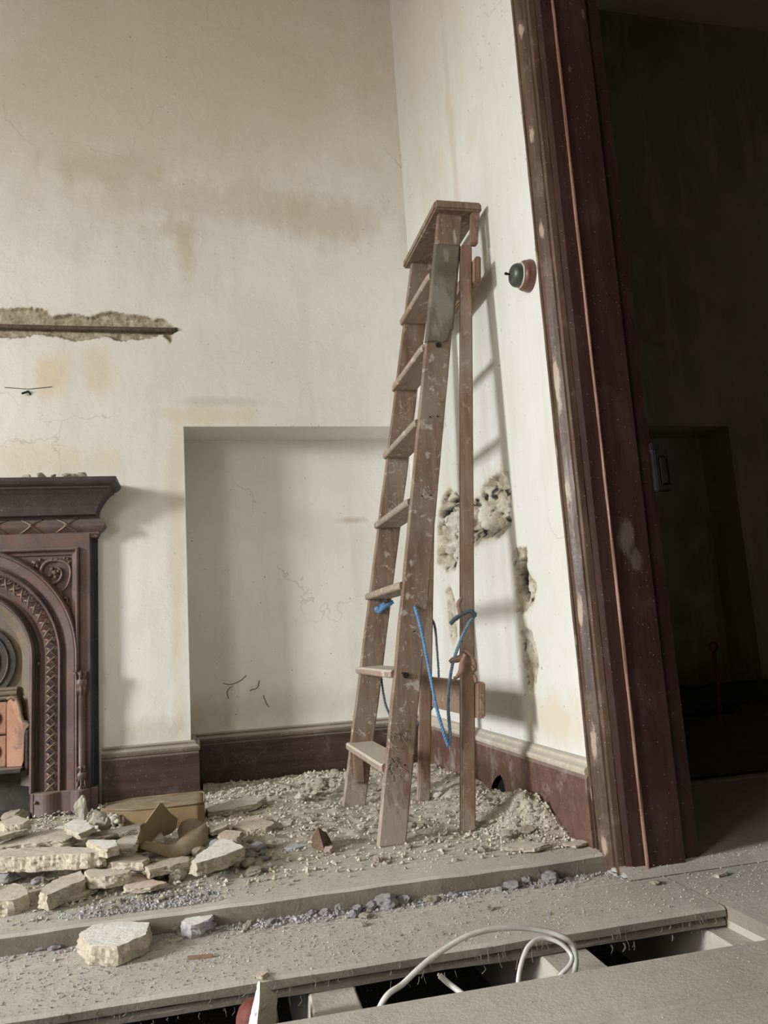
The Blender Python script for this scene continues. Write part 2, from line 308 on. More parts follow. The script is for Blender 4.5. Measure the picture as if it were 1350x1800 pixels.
# ------------------------------------------------------------------ mesh helpers
def mesh(name, vs, fs, m, parent=None, smooth=False, mats=None, fm=None, uv=None):
    me = bpy.data.meshes.new(name); me.from_pydata([tuple(v) for v in vs], [], [tuple(f) for f in fs]); me.update()
    if mats:
        for q in mats: me.materials.append(q)
        if fm:
            for p, i in zip(me.polygons, fm): p.material_index = i
    else: me.materials.append(m)
    if smooth:
        for p in me.polygons: p.use_smooth = True
    if uv is not None:
        l = me.uv_layers.new(name='UVMap')
        for p in me.polygons:
            for li in p.loop_indices: l.data[li].uv = uv[me.loops[li].vertex_index]
    o = bpy.data.objects.new(name, me); C.objects.link(o)
    if parent: o.parent = parent
    return o
def tag(o, label=None, cat=None, group=None, kind=None):
    if label: o['label'] = label
    if cat: o['category'] = cat
    if group: o['group'] = group
    if kind: o['kind'] = kind
    return o
def origin(o, p):
    p = Vector(p); o.data.transform(Matrix.Translation(-p)); o.location = p; return o
def empty(name, loc, label, cat, group=None):
    o = bpy.data.objects.new(name, None); C.objects.link(o); o.location = loc; o.empty_display_size = 0.05
    tag(o, label, cat, group); return o
def child(o, root):      # parent keeping world geometry (root is unrotated)
    o.parent = root; o.matrix_parent_inverse = Matrix.Translation(root.location).inverted(); return o
class MB:
    def __init__(s): s.v = []; s.f = []
    def add(s, vs, fs):
        n = len(s.v); s.v += [tuple(v) for v in vs]; s.f += [tuple(i+n for i in f) for f in fs]; return s
    def box(s, x0, x1, y0, y1, z0, z1):
        vs = [(x, y, z) for x in (x0, x1) for y in (y0, y1) for z in (z0, z1)]
        return s.add(vs, [(0, 1, 3, 2), (4, 6, 7, 5), (0, 4, 5, 1), (2, 3, 7, 6), (0, 2, 6, 4), (1, 5, 7, 3)])
    def hexa(s, p):      # 8 points: bottom ring 4, top ring 4
        return s.add(p, [(3, 2, 1, 0), (4, 5, 6, 7), (0, 1, 5, 4), (1, 2, 6, 5), (2, 3, 7, 6), (3, 0, 4, 7)])
    def tube(s, pts, r, n=8, cap=True, twist=0):
        pts = [Vector(p) for p in pts]; N = len(pts); rr = r if hasattr(r, '__len__') else [r]*N
        t = [(pts[min(i+1, N-1)]-pts[max(i-1, 0)]).normalized() for i in range(N)]
        u = t[0].orthogonal().normalized(); vs = []
        for i in range(N):
            u = (u - t[i]*u.dot(t[i])).normalized(); w = t[i].cross(u)
            for k in range(n):
                a = 2*math.pi*k/n; vs.append(pts[i]+(u*math.cos(a)+w*math.sin(a))*rr[i])
        fs = [(i*n+k, i*n+(k+1) % n, (i+1)*n+(k+1) % n, (i+1)*n+k) for i in range(N-1) for k in range(n)]
        if cap: fs += [tuple(reversed(range(n))), tuple(range((N-1)*n, N*n))]
        return s.add(vs, fs)
    def ell(s, c, rx, ry, rz, nu=10, nv=6, rot=None):
        c = Vector(c); vs = []; rot = rot or Matrix.Identity(3)
        for j in range(nv+1):
            ph = math.pi*j/nv
            for i in range(nu):
                th = 2*math.pi*i/nu
                vs.append(c+rot@Vector((rx*math.sin(ph)*math.cos(th), ry*math.sin(ph)*math.sin(th), rz*math.cos(ph))))
        fs = [(j*nu+i, (j+1)*nu+i, (j+1)*nu+(i+1) % nu, j*nu+(i+1) % nu) for j in range(nv) for i in range(nu)]
        return s.add(vs, fs)
    def build(s, name, m, root=None, smooth=False, bevel=0, seg=2, uv=None):
        o = mesh(name, s.v, s.f, m, smooth=smooth, uv=uv)
        if bevel:
            bm = bmesh.new(); bm.from_mesh(o.data); bmesh.ops.remove_doubles(bm, verts=bm.verts, dist=1e-5)
            es = [e for e in bm.edges if len(e.link_faces) == 2 and e.calc_face_angle(0) > 0.6]
            bmesh.ops.bevel(bm, geom=es, offset=bevel, segments=seg, affect='EDGES', clamp_overlap=True)
            bm.to_mesh(o.data); bm.free()
        if root: child(o, root)
        return o
def cr(pts, n=8):       # catmull-rom
    P = [Vector(p) for p in pts]; P = [P[0]*2-P[1]]+P+[P[-1]*2-P[-2]]; out = []
    for i in range(1, len(P)-2):
        for k in range(n):
            t = k/n; a, b, c, d = P[i-1:i+3]
            out.append(0.5*((2*b)+(c-a)*t+(2*a-5*b+4*c-d)*t*t+(3*b-a-3*c+d)*t**3))
    out.append(P[-2]); return out
def rope(mb, pts, r, pitch=0.02, strands=3):
    pts = cr(pts, 14); L = 0; N = len(pts); fr = []
    t = [(pts[min(i+1, N-1)]-pts[max(i-1, 0)]).normalized() for i in range(N)]
    u = t[0].orthogonal().normalized()
    S_ = [[] for _ in range(strands)]
    for i in range(N):
        if i: L += (pts[i]-pts[i-1]).length
        u = (u - t[i]*u.dot(t[i])).normalized(); w = t[i].cross(u)
        for k in range(strands):
            a = 2*math.pi*(L/pitch+k/strands); S_[k].append(pts[i]+(u*math.cos(a)+w*math.sin(a))*r*0.5)
    for q in S_: mb.tube(q, r*0.56, 6)
def sweep(mb, path, prof, z=None, closed=False, cap=True):
    """mitred sweep in plan: path list of (x,y); prof list of (out, z); outward = right of travel"""
    P = [Vector(p) for p in path]; N = len(P); vs = []
    for i in range(N):
        d0 = (P[i]-P[i-1]).normalized() if i else (P[1]-P[0]).normalized()
        d1 = (P[i+1]-P[i]).normalized() if i < N-1 else d0
        n0 = Vector((d0.y, -d0.x)); n1 = Vector((d1.y, -d1.x)); m_ = n0+n1; m_ = m_/(m_.dot(n0)) if m_.length > 1e-6 else n0
        for (o_, z_) in prof: vs.append((P[i].x+m_.x*o_, P[i].y+m_.y*o_, z_))
    k = len(prof)
    fs = [(i*k+j, (i+1)*k+j, (i+1)*k+j+1, i*k+j+1) for i in range(N-1) for j in range(k-1)]
    if cap: fs += [tuple(range(k)), tuple(reversed(range((N-1)*k, N*k)))]
    return mb.add(vs, fs)
def fbm(x, y, z, o=4): return noise.fractal(Vector((x, y, z)), 1.0, 2.0, o)

# polygon signed distance (numpy): negative inside
def sdist(px, py, poly):
    d = np.full(px.shape, 1e9); inside = np.zeros(px.shape, bool); n = len(poly)
    for i in range(n):
        ax, ay = poly[i]; bx, by = poly[(i+1) % n]
        ex, ey = bx-ax, by-ay; wx, wy = px-ax, py-ay
        t = np.clip((wx*ex+wy*ey)/(ex*ex+ey*ey+1e-12), 0, 1)
        d = np.minimum(d, (wx-ex*t)**2+(wy-ey*t)**2)
        c = ((ay <= py) & (by > py)) | ((by <= py) & (ay > py))
        xi = ax+(py-ay)/(by-ay+1e-12)*ex
        inside ^= c & (px < xi)
    d = np.sqrt(d); return np.where(inside, -d, d)

def damaged_patch(u0, u1, v0, v1, step, fn):
    """grid of (u,v) with depth and colour from fn -> verts(u,v,depth), faces, colours"""
    nu = int(round((u1-u0)/step))+1; nv = int(round((v1-v0)/step))+1
    U, V = np.meshgrid(np.linspace(u0, u1, nu), np.linspace(v0, v1, nv), indexing='ij')
    D, E, F, K = fn(U, V)
    bd = np.zeros_like(D, bool); bd[0, :] = bd[-1, :] = True; bd[:, 0] = bd[:, -1] = True
    D[bd] = 0
    fs = [(i*nv+j, (i+1)*nv+j, (i+1)*nv+j+1, i*nv+j+1) for i in range(nu-1) for j in range(nv-1)]
    return U.ravel(), V.ravel(), D.ravel(), E.ravel(), F.ravel(), K.ravel(), fs
def nfield(U, V, sc, seed, o=4):
    return np.array([noise.fractal(Vector((u*sc, v*sc, seed)), 0.8, 2.0, o) for u, v in zip(U.ravel(), V.ravel())]).reshape(U.shape)
def build_wall(name, quads, patch, m):
    """quads: list of 4-point faces; patch: (verts, faces, cols)"""
    vs = []; fs = []; cols = []
    for q in quads:
        n = len(vs); vs += q; fs.append((n, n+1, n+2, n+3)); cols += [(0, 0, 0, 1)]*4
    if patch:
        n = len(vs); pv, pf, pc = patch; vs += pv; cols += pc; fs += [tuple(i+n for i in f) for f in pf]
    o = mesh(name, vs, fs, m)
    a = o.data.color_attributes.new('exposed', 'FLOAT_COLOR', 'POINT')
    a.data.foreach_set('color', np.array(cols, dtype=np.float32).ravel())
    for p in o.data.polygons:
        if p.index >= len(quads): p.use_smooth = True
    tag(o, kind='structure'); return o

# ------------------------------------------------------------------ structure: back wall with alcove and chased-out slot
slot = [(-1.6, 1.978), (-1.2, 1.988), (-0.9, 1.972), (-0.748, 1.985), (-0.664, 1.983), (-0.589, 1.988), (-0.546, 1.956), (-0.482, 1.972), (-0.427, 1.957), (-0.339, 1.982), (-0.25, 1.973), (-0.114, 1.957), (-0.092, 1.933), (-0.065, 1.914), (-0.093, 1.856), (-0.127, 1.882), (-0.285, 1.853), (-0.351, 1.871), (-0.471, 1.846), (-0.535, 1.871), (-0.621, 1.874), (-0.663, 1.858), (-0.746, 1.856), (-1.0, 1.848), (-1.3, 1.862), (-1.6, 1.85)]
def fslot(U, V):
    d = sdist(U, V, slot)+nfield(U, V, 22, 1.3)*0.008+nfield(U, V, 75, 2.3, 3)*0.004
    D = np.clip((-d)/0.010, 0, 1)*0.014 + (d < 0)*(nfield(U, V, 60, 4.1)*0.004+0.002) + np.clip(1-abs(V-1.907)/0.02, 0, 1)*(d < -0.004)*0.008
    F = np.clip((0.010-d)/0.006, 0, 1)*0.6*(nfield(U, V, 9, 8.8, 2) > 0.1)
    E = np.clip((0.0015-d)/0.003, 0, 1); K = np.clip(1-abs(V-1.901)/0.012, 0, 1)*E*0.45
    return D, E, F, K
u, v, d, e, f_, k, fs = damaged_patch(-1.5, 0.0, 1.80, 2.03, 0.005, fslot)
pv = [(a, YB+c, b) for a, b, c in zip(u, v, d)]
patch = (pv, [tuple(reversed(q)) for q in fs][::-1] and [q for q in fs], [(a, b, c, 1) for a, b, c in zip(e, f_, k)])
def qy(x0, x1, z0, z1, y): return [(x0, y, z0), (x1, y, z0), (x1, y, z1), (x0, y, z1)]
quads = [qy(XL, -1.5, 0, ZC, YB), qy(-1.5, 0, 2.03, ZC, YB), qy(-1.5, -1.13, 0, 1.493, YB), qy(-0.598, XN, 0, 1.493, YB), qy(-1.13, -0.598, 0.86, 1.493, YB), qy(-1.5, 0.0, ZN, 1.80, YB), qy(0, XW, ZN, ZC, YB),
         qy(XN, XW, 0, ZN, YN), [(XN, YB, 0), (XN, YN, 0), (XN, YN, ZN), (XN, YB, ZN)], [(XN, YB, ZN), (XN, YN, ZN), (XW, YN, ZN), (XW, YB, ZN)]]
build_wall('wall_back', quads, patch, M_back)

o = MB(); o.add([(-1.13, YB, 0), (-1.13, YB+.3, 0), (-1.13, YB+.3, .86), (-1.13, YB, .86), (-.598, YB, 0), (-.598, YB+.3, 0), (-.598, YB+.3, .86), (-.598, YB, .86)], [(0, 1, 2, 3), (7, 6, 5, 4), (1, 5, 6, 2), (3, 2, 6, 7)])
tag(o.build('wall_hearth', M_ash), kind='structure')
# right wall, doorway 0.95..1.90, crumbling damp patches
YD0, YD1, ZD = 0.85, 1.85, 2.80
def rs(L, k=0.9896): return [(a*k, 0.58+(b-0.58)*k) for a, b in L]
H1 = rs([(3.112, 1.079), (3.051, 1.127), (2.95, 1.16), (2.871, 1.12), (2.685, 1.059), (2.589, 1.077), (2.468, 1.106), (2.387, 1.113), (2.335, 1.077), (2.322, 1.009), (2.345, 0.931), (2.404, 0.89), (2.557, 0.9), (2.677, 0.888), (2.787, 0.906), (2.943, 0.837), (3.072, 0.832), (3.179, 0.885), (3.165, 1.003)])
H2 = rs([(2.356, 0.823), (2.328, 0.843), (2.239, 0.832), (2.245, 0.767), (2.19, 0.711), (2.222, 0.662), (2.284, 0.64), (2.373, 0.65), (2.361, 0.742)])
H3 = rs([(2.358, 0.573), (2.294, 0.597), (2.256, 0.571), (2.228, 0.512), (2.239, 0.446), (2.287, 0.386), (2.336, 0.417), (2.354, 0.494)])
H4 = rs([(3.09, 0.76), (3.02, 0.766), (2.975, 0.707), (2.984, 0.587), (3.044, 0.521), (3.092, 0.6)])
HC = rs([(2.318, 0.805), (2.27, 0.80), (2.272, 0.735), (2.25, 0.69), (2.27, 0.668), (2.31, 0.672), (2.33, 0.738)])
def fdamp(U, V):
    n1 = nfield(U, V, 16, 5.5)*0.016+nfield(U, V, 60, 2.5, 3)*0.006
    d1 = sdist(U, V, H1)+n1; d2 = sdist(U, V, H2)+n1; d3 = sdist(U, V, H3)+n1*0.8; d4 = sdist(U, V, H4)+n1*0.7; dc = sdist(U, V, HC)+n1*0.5
    lum = nfield(U, V, 14, 9.1)*0.5+nfield(U, V, 40, 3.1)*0.35
    D1 = np.clip(-d1/0.018, 0, 1)*(0.024+lum*0.045); D2 = np.clip(-d2/0.012, 0, 1)*(0.010+lum*0.012)
    D3 = np.clip(-d3/0.010, 0, 1)*(0.009+lum*0.012); D4 = np.clip(-d4/0.010, 0, 1)*(0.012+lum*0.012); DC = np.clip(-dc/0.008, 0, 1)*0.035
    d = np.minimum(np.minimum(d1, d2), np.minimum(d3, d4))
    E = np.clip((0.002-d)/0.006, 0, 1)*np.clip(0.62+lum*1.3, 0, 1)
    F = np.clip((0.016-d)/0.010, 0, 1)*0.75
    K = np.clip(-dc/0.004, 0, 1)*0.9+np.clip(nfield(U, V, 26, 12.5)*3.6-1.1, 0, 1)*(d < -0.006)
    # black gap behind the left lump
    g = np.abs((V-1.085)-(2.95-U)*0.16)+np.clip(np.abs(U-2.95)-0.12, 0, 9); K = np.maximum(K, np.clip((0.016-g)/0.004, 0, 1))
    DD = np.maximum(np.maximum(D1, D2), np.maximum(D3, D4))+DC+np.clip((0.016-g)/0.004, 0, 1)*0.02
    return np.maximum(DD, 0)-0.0, E, F, np.clip(K, 0, 1)
PY0, PY1, PZ0, PZ1 = 2.14, 3.24, 0.34, 1.20
u, v, d, e, f_, k, fs = damaged_patch(PY0, PY1, PZ0, PZ1, 0.0062, fdamp)
pv = [(XW+c, a, b) for a, b, c in zip(u, v, d)]
patch = (pv, [tuple(reversed(q)) for q in fs], [(a, b, c, 1) for a, b, c in zip(e, f_, k)])
def qx(y0, y1, z0, z1, x): return [(x, y1, z0), (x, y0, z0), (x, y0, z1), (x, y1, z1)]
quads = [qx(YD1, PY0, 0, ZC, XW), qx(PY0, PY1, 0, PZ0, XW), qx(PY0, PY1, PZ1, ZC, XW), qx(PY1, YN, 0, ZC, XW),
         qx(YD0, YD1, ZD, ZC, XW), qx(YF, YD0, 0, ZC, XW)]
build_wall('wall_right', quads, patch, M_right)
XO = 1.158
o = MB(); 
for q in (qx(YD1, YN, 0, ZC, XO), qx(YD0, YD1, ZD, ZC, XO), qx(YF, YD0, 0, ZC, XO)): o.add(q, [(3, 2, 1, 0)])
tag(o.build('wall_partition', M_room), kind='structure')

# far walls / ceiling with one window opening
o = MB()
wy0, wy1, wz0, wz1 = 0.10, 1.10, 0.75, 2.75
for (y0, y1, z0, z1) in ((YF, wy0, 0, ZC), (wy1, YB, 0, ZC), (wy0, wy1, 0, wz0), (wy0, wy1, wz1, ZC)): o.box(XL-0.3, XL, y0, y1, z0, z1)
tag(o.build('wall_left', M_wallfar), kind='structure')
o = MB(); o.box(XL, 5.5, YF-0.2, YF, 0, ZC); tag(o.build('wall_front', M_wallfar), kind='structure')
o = MB(); o.box(XL, 5.5, YF, YN+0.2, ZC, ZC+0.1); tag(o.build('ceiling', M_ceil), kind='structure')
o = MB()
for y in (wy0, wy1-0.06): o.box(XL-0.2, XL-0.12, y, y+0.06, wz0, wz1)
for z in (wz0, wz1-0.05): o.box(XL-0.2, XL-0.12, wy0+0.06, wy1-0.06, z, z+0.05)
o.box(XL-0.19, XL-0.14, wy0+0.06, wy1-0.06, 1.70, 1.74)
tag(o.build('window_1', M_cap_y, bevel=0.004), kind='structure')

# next room
o = MB(); AX = 2.49
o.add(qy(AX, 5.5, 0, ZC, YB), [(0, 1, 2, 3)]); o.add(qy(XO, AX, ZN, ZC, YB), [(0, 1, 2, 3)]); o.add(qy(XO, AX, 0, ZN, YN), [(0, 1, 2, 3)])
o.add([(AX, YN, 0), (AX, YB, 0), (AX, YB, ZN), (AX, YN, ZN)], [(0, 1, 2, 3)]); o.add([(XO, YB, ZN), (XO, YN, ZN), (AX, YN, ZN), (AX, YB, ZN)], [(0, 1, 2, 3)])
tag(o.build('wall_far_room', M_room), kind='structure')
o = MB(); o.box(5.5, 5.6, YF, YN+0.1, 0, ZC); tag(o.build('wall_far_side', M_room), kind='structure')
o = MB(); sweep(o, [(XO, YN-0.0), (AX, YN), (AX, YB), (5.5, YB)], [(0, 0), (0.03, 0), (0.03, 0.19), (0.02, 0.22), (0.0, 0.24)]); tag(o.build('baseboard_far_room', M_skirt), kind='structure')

# skirting boards
prof = lambda z0: [(0.0, z0), (0.026, z0), (0.026, 0.196), (0.030, 0.200), (0.030, 0.206), (0.026, 0.210), (0.022, 0.212)]
capp = [(0.0, 0.212), (0.022, 0.212), (0.028, 0.216), (0.030, 0.224), (0.027, 0.231), (0.019, 0.236), (0.015, 0.240), (0.013, 0.247), (0.007, 0.251), (0.0, 0.252)]
def skirt(name, path, ma, mc):
    o = MB(); sweep(o, path, [(0.0, 0.0), (0.026, 0.0), (0.026, 0.205), (0.022, 0.212), (0.0, 0.212)])
    a = o.build(name, ma); tag(a, kind='structure')
    o = MB(); sweep(o, path, capp); b = o.build('cap_moulding', mc, smooth=False); b.parent = a
    return a
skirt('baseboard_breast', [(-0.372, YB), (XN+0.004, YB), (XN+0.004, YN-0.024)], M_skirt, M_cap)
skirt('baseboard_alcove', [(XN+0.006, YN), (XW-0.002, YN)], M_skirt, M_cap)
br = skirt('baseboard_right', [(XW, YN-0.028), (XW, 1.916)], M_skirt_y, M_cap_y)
# gnawed hole in the right skirting
ck = MB(); hp = rs([(2.745, 0.040), (2.70, 0.082), (2.665, 0.100), (2.63, 0.112), (2.605, 0.095), (2.59, 0.058), (2.606, 0.02), (2.70, 0.015)], 0.963)
ck.add([(0.90, a, b) for a, b in hp]+[(0.985, a, b) for a, b in hp], [tuple(range(8)), tuple(reversed(range(8, 16)))]+[(i, i+8, (i+1) % 8+8, (i+1) % 8) for i in range(8)])
cko = ck.build('cutter', M_black); 
bm = bmesh.new(); bm.from_mesh(cko.data); bmesh.ops.recalc_face_normals(bm, faces=bm.faces); bm.to_mesh(cko.data); bm.free()
bm = bmesh.new(); bm.from_mesh(br.data); bmesh.ops.recalc_face_normals(bm, faces=bm.faces); bm.to_mesh(br.data); bm.free()
md = br.modifiers.new('b', 'BOOLEAN'); md.object = cko; md.operation = 'DIFFERENCE'; md.solver = 'EXACT'
me = bpy.data.meshes.new_from_object(br.evaluated_get(bpy.context.evaluated_depsgraph_get()))
br.modifiers.clear(); br.data = me; bpy.data.objects.remove(cko)
hl = MB(); hl.box(XW-0.0035, XW-0.001, 2.46, 2.68, 0.0, 0.13); hl = hl.build('hole_shade', M_black); hl.parent = br  # black sheet stands in for the shade inside the hole

# door frame: architrave on the wall face, then lining through the wall
def vprism(name, plan, z0, z1, m, nz=1, parent=None, wob=0):
    k = len(plan); vs = []
    for i in range(nz+1):
        z = z0+(z1-z0)*i/nz
        for j, (x, y) in enumerate(plan): vs.append((x+wob*noise.noise(Vector((j*3.3, z*9, 1))), y+wob*noise.noise(Vector((j*5.1, z*9, 4))), z))
    fs = [(i*k+j, i*k+(j+1) % k, (i+1)*k+(j+1) % k, (i+1)*k+j) for i in range(nz) for j in range(k)]+[tuple(reversed(range(k))), tuple(range(nz*k, nz*k+k))]
    o = mesh(name, vs, fs, m, parent); return o
arch = [(XW, 1.917), (0.936, 1.917), (0.934, 1.905), (0.933, 1.901), (0.944, 1.898), (0.944, 1.894), (0.933, 1.892), (0.928, 1.882), (0.929, 1.868), (0.936, 1.856), (0.944, 1.848), (0.953, 1.845), (0.953, 1.841), (0.945, 1.838), (0.948, 1.830), (0.962, 1.826), (XW+0.02, 1.84), (XW+0.02, 1.86)]
tag(vprism('trim_1', arch, 0, ZD, M_trim, 60, wob=0.0012), kind='structure')
jamb = [(XW+0.012, 1.85), (XW+0.008, 1.821), (0.975, 1.815), (1.010, 1.814), (1.010, 1.807), (1.111, 1.807), (1.113, 1.809), (1.113, 1.820), (1.158, 1.820), (1.158, 1.85)]
dj = tag(vprism('door_1', jamb, 0, ZD, M_jamb, 1), kind='structure')
bd = [(1.0105+0.0045*math.cos(a), 1.807+0.0045*math.sin(a)) for a in [i*math.pi/5 for i in range(10)]]
b_ = vprism('bead', bd, 0, ZD, M_bead, 70, dj, 0.0012)
o = MB(); o.box(XW-0.03, 1.158, YD0-0.03, YD0+0.02, 0, ZD); o.box(XW-0.03, 1.158, YD0+0.02, 1.80, ZD-0.03, ZD); c_ = o.build('head_lining', M_jamb); c_.parent = dj
# paint-loss scars along the architrave
# lock keep on the inner edge
o = MB(); o.box(1.150, 1.190, 1.796, 1.819, 0.915, 1.022); o.box(1.150, 1.172, 1.802, 1.819, 1.022, 1.044); o.box(1.160, 1.182, 1.790, 1.796, 0.93, 1.005)
k_ = o.build('lock_keep', M_black, bevel=0.003); k_['label'] = 'black iron lock keep'; k_.parent = dj

# ------------------------------------------------------------------ floor
def board(mb, x0, x1, y0, y1, z0, z1, wob=0.0025, seed=0.0, step=0.05):
    """long board along x with slightly worn front and back arrises"""
    n = max(2, int((x1-x0)/step)); vs = []
    for i in range(n+1):
        x = x0+(x1-x0)*i/n; a = wob*noise.noise(Vector((x*6, seed, 0)))*2; b = wob*noise.noise(Vector((x*6, seed, 9))); c = wob*noise.noise(Vector((x*9, seed, 5)))
        vs += [(x, y0+a*.6, z0+b), (x, y0+a, z1-0.006+c), (x, y0+a+0.006, z1+c), (x, y1-0.003, z1), (x, y1, z1-0.004), (x, y1, z0)]
    fs = [(i*6+j, (i+1)*6+j, (i+1)*6+(j+1) % 6, i*6+(j+1) % 6) for i in range(n) for j in range(6)]+[(5, 4, 3, 2, 1, 0), tuple(n*6+j for j in range(6))]
    mb.add(vs, fs)
def twomat(o, zt, ma, mb_):
    o.data.materials.clear(); o.data.materials.append(ma); o.data.materials.append(mb_)
    for p in o.data.polygons:
        p.material_index = 0 if p.normal.z > 0.5 else 1
    return o
def fixn(o):
    bm = bmesh.new(); bm.from_mesh(o.data); bmesh.ops.recalc_face_normals(bm, faces=bm.faces); bm.to_mesh(o.data); bm.free()
# B: lower floor level (far side of the gap), under the raised boards and out through the doorway
SILL = 0.018
o = MB(); board(o, XL, 1.03, 1.548, 1.774, -0.019, 0, seed=1); board(o, XL, 0.948, 1.778, YB, -0.019, 0, seed=2, step=0.2)
board(o, 1.034, 1.60, 1.395, 1.775, -0.028, 0, seed=3); o.add([(x, y, z) for x in (0.949, 5.4) for y, z in ((1.779, -.02), (1.779, 0.0), (1.818, SILL), (2.575, SILL), (2.575, -.02))], [(0, 1, 2, 3, 4), (9, 8, 7, 6, 5)]+[(i, i+5, (i+1) % 5+5, (i+1) % 5) for i in range(5)]); board(o, 1.604, 5.4, YF, 1.775, -0.028, 0, seed=5, step=0.3)
board(o, XO, 5.4, 2.68, YN, -0.028, 0.0, seed=6, step=0.3)
o = o.build('floor', M_board); fixn(o); twomat(o, 0, M_board, M_boardedge); tag(o, kind='structure')
f2 = MB(); board(f2, XL, 1.03, 1.554, 1.64, -0.0375, -0.0235, 0.004, seed=9); f2 = f2.build('floor_underlay', M_boardedge); fixn(f2); tag(f2, kind='structure')
# C: near boards
o = MB(); board(o, XL, 5.4, 1.20, 1.372, -0.028, 0.0, 0.004, seed=11); board(o, XL, 5.4, 0.90, 1.196, -0.028, 0.0, 0.002, seed=12); board(o, XL, 5.4, YF, 0.896, -0.028, 0.0, 0.002, seed=13, step=0.3)
o = o.build('floor_near', M_board); fixn(o); twomat(o, 0, M_board, M_boardedge); tag(o, kind='structure')
o = MB(); o.box(XL, 5.5, YF, YN, -0.75, -0.62); tag(o.build('floor_void', M_soil), kind='structure')
o = MB(); o.box(XL, XL+0.1, YF, YN, -0.62, -0.07); o.box(XL, 5.5, 2.0, 2.1, -0.62, -0.07); tag(o.build('wall_underfloor', M_soil), kind='structure')
# joists crossing the gap
def joist(x0, x1, zt, lab):
    o = MB(); n = 26; vs = []
    for i in range(n+1):
        y = 0.3+(2.0-0.3)*i/n; w = 0.004*noise.noise(Vector((x0*7, y*8, 2)))
        vs += [(x0+w, y, zt-0.17), (x0+w, y, zt-0.004), (x0+w+0.004, y, zt+w*.6), (x1+w-0.004, y, zt+w*.6), (x1+w, y, zt-0.004), (x1+w, y, zt-0.17)]
    fs = [(i*6+j, i*6+(j+1) % 6, (i+1)*6+(j+1) % 6, (i+1)*6+j) for i in range(n) for j in range(6)]+[tuple(range(6)), tuple(reversed(range(n*6, n*6+6)))]
    o.add(vs, fs); q = o.build('joist', M_joist); fixn(q); origin(q, ((x0+x1)/2, 1.15, zt-0.17)); tag(q, lab, 'joist', 'floor joists under the gap')
joist(0.170, 0.256, -0.040, 'dusty pale joist crossing the dark gap behind the upright plaster shard')
joist(0.622, 0.722, -0.040, 'pale joist under the looped white cable in the floor gap')
joist(0.985, 1.075, -0.045, 'joist at the right hand end of the floor gap nearest the doorway')
o = MB(); board(o, 1.035, 1.14, 1.39, 1.56, -0.044, -0.012, seed=21); q = o.build('broken_board_end', M_joist); fixn(q); origin(q, (1.08, 1.47, -0.062))
tag(q, 'pale splintered board stub closing the right end of the floor gap', 'board stub')
# A: raised boards; the front one is its own long plank
o = MB(); board(o, -3.0, 0.940, 1.863, 2.175, 0.0005, A, 0.004, seed=31, step=0.03); q = o.build('raised_floor_plank', M_board); fixn(q); twomat(q, 0, M_board, M_boardedge)
origin(q, (0, 2.0, 0)); tag(q, 'long thick dusty plank laid on the floor in front of the ladder, its end at the door frame', 'plank')
o = MB(); board(o, -3.0, 0.926, 2.180, YB-0.03, 0.0005, A-0.004, 0.002, seed=33, step=0.1); o.box(XN+0.02, 0.926, YB-0.029, YN-0.028, 0.0005, A-0.004); q = o.build('floor_raised', M_board); fixn(q); tag(q, kind='structure')

# ------------------------------------------------------------------ rubble carpet (uncountable grit bed)
def sm(a, b, x): t = min(1, max(0, (x-a)/(b-a))); return t*t*(3-2*t)
FEET = [(0.48, 2.20), (0.49, 2.77), (0.712, 2.24), (0.705, 2.70)]
def hgt(x, y):
    n = fbm(x*6, y*6, 3.0, 5)*0.5+0.5; n2 = fbm(x*28, y*28, 7.0, 4)
    h = sm(2.04, 2.40, y)*(0.002+0.014*n+0.007*n2)
    h += 0.022*math.exp(-(((x+0.55)/0.50)**2+((y-2.50)/0.30)**2))*(0.8+0.5*n)
    h += 0.010*math.exp(-(((x+0.05)/0.25)**2+((y-2.45)/0.25)**2))*(0.6+0.7*n)
    h += 0.004*sm(3.0, 3.4, y)*(0.4+0.9*n)+0.05*math.exp(-(((x-0.55)/0.20)**2+((y-3.22)/0.14)**2))*n
    h += 0.055*math.exp(-(((x-0.91)/0.085)**2+((y-2.28)/0.20)**2))*(0.7+0.8*n+0.5*n2)
    h += 0.030*math.exp(-(((x-0.90)/0.16)**2+((y-2.75)/0.40)**2))*(0.5+0.8*n)
    for fx, fy in FEET:
        r = math.hypot(x-fx, (y-fy)); h *= min(1, max(0.12, (r-0.03)/0.07))
    if y < 2.20: h *= sm(1.95, 2.20, y) if x < 0.80 else sm(1.96, 2.10, y)
    return A+h-0.002
nx, ny = 250, 145; X0, X1, Y0, Y1 = -1.62, 0.928, 1.94, 3.43
vs = []; fs = []
for i in range(nx+1):
    for j in range(ny+1):
        x = X0+(X1-X0)*i/nx; y = Y0+(Y1-Y0)*j/ny; vs.append((x, y, hgt(x, y)))
for i in range(nx):
    for j in range(ny):
        xa = X0+(X1-X0)*(i+.5)/nx; ya = Y0+(Y1-Y0)*(j+.5)/ny
        if ya > YB-0.035 and xa < XN+0.04: continue
        if xa < -0.37 and ya > 3.10 and xa > -1.31: continue
        a = i*(ny+1)+j; fs.append((a, a+ny+1, a+ny+2, a+1))
q = mesh('plaster_rubble_bed', vs, fs, M_rubble, smooth=True)
tag(q, 'bed of crushed sandy plaster dust and grit over the raised boards', 'rubble', kind='stuff')
def ground(x, y):
    if y < 1.553: return 0.0 if y < 1.37 else -9
    if x > 0.949 and y > 1.779: return SILL
    if y < 1.862 or x > 0.948: return 0.0
    return max(A, hgt(x, y)) if (y > 1.94 and x > X0) else A

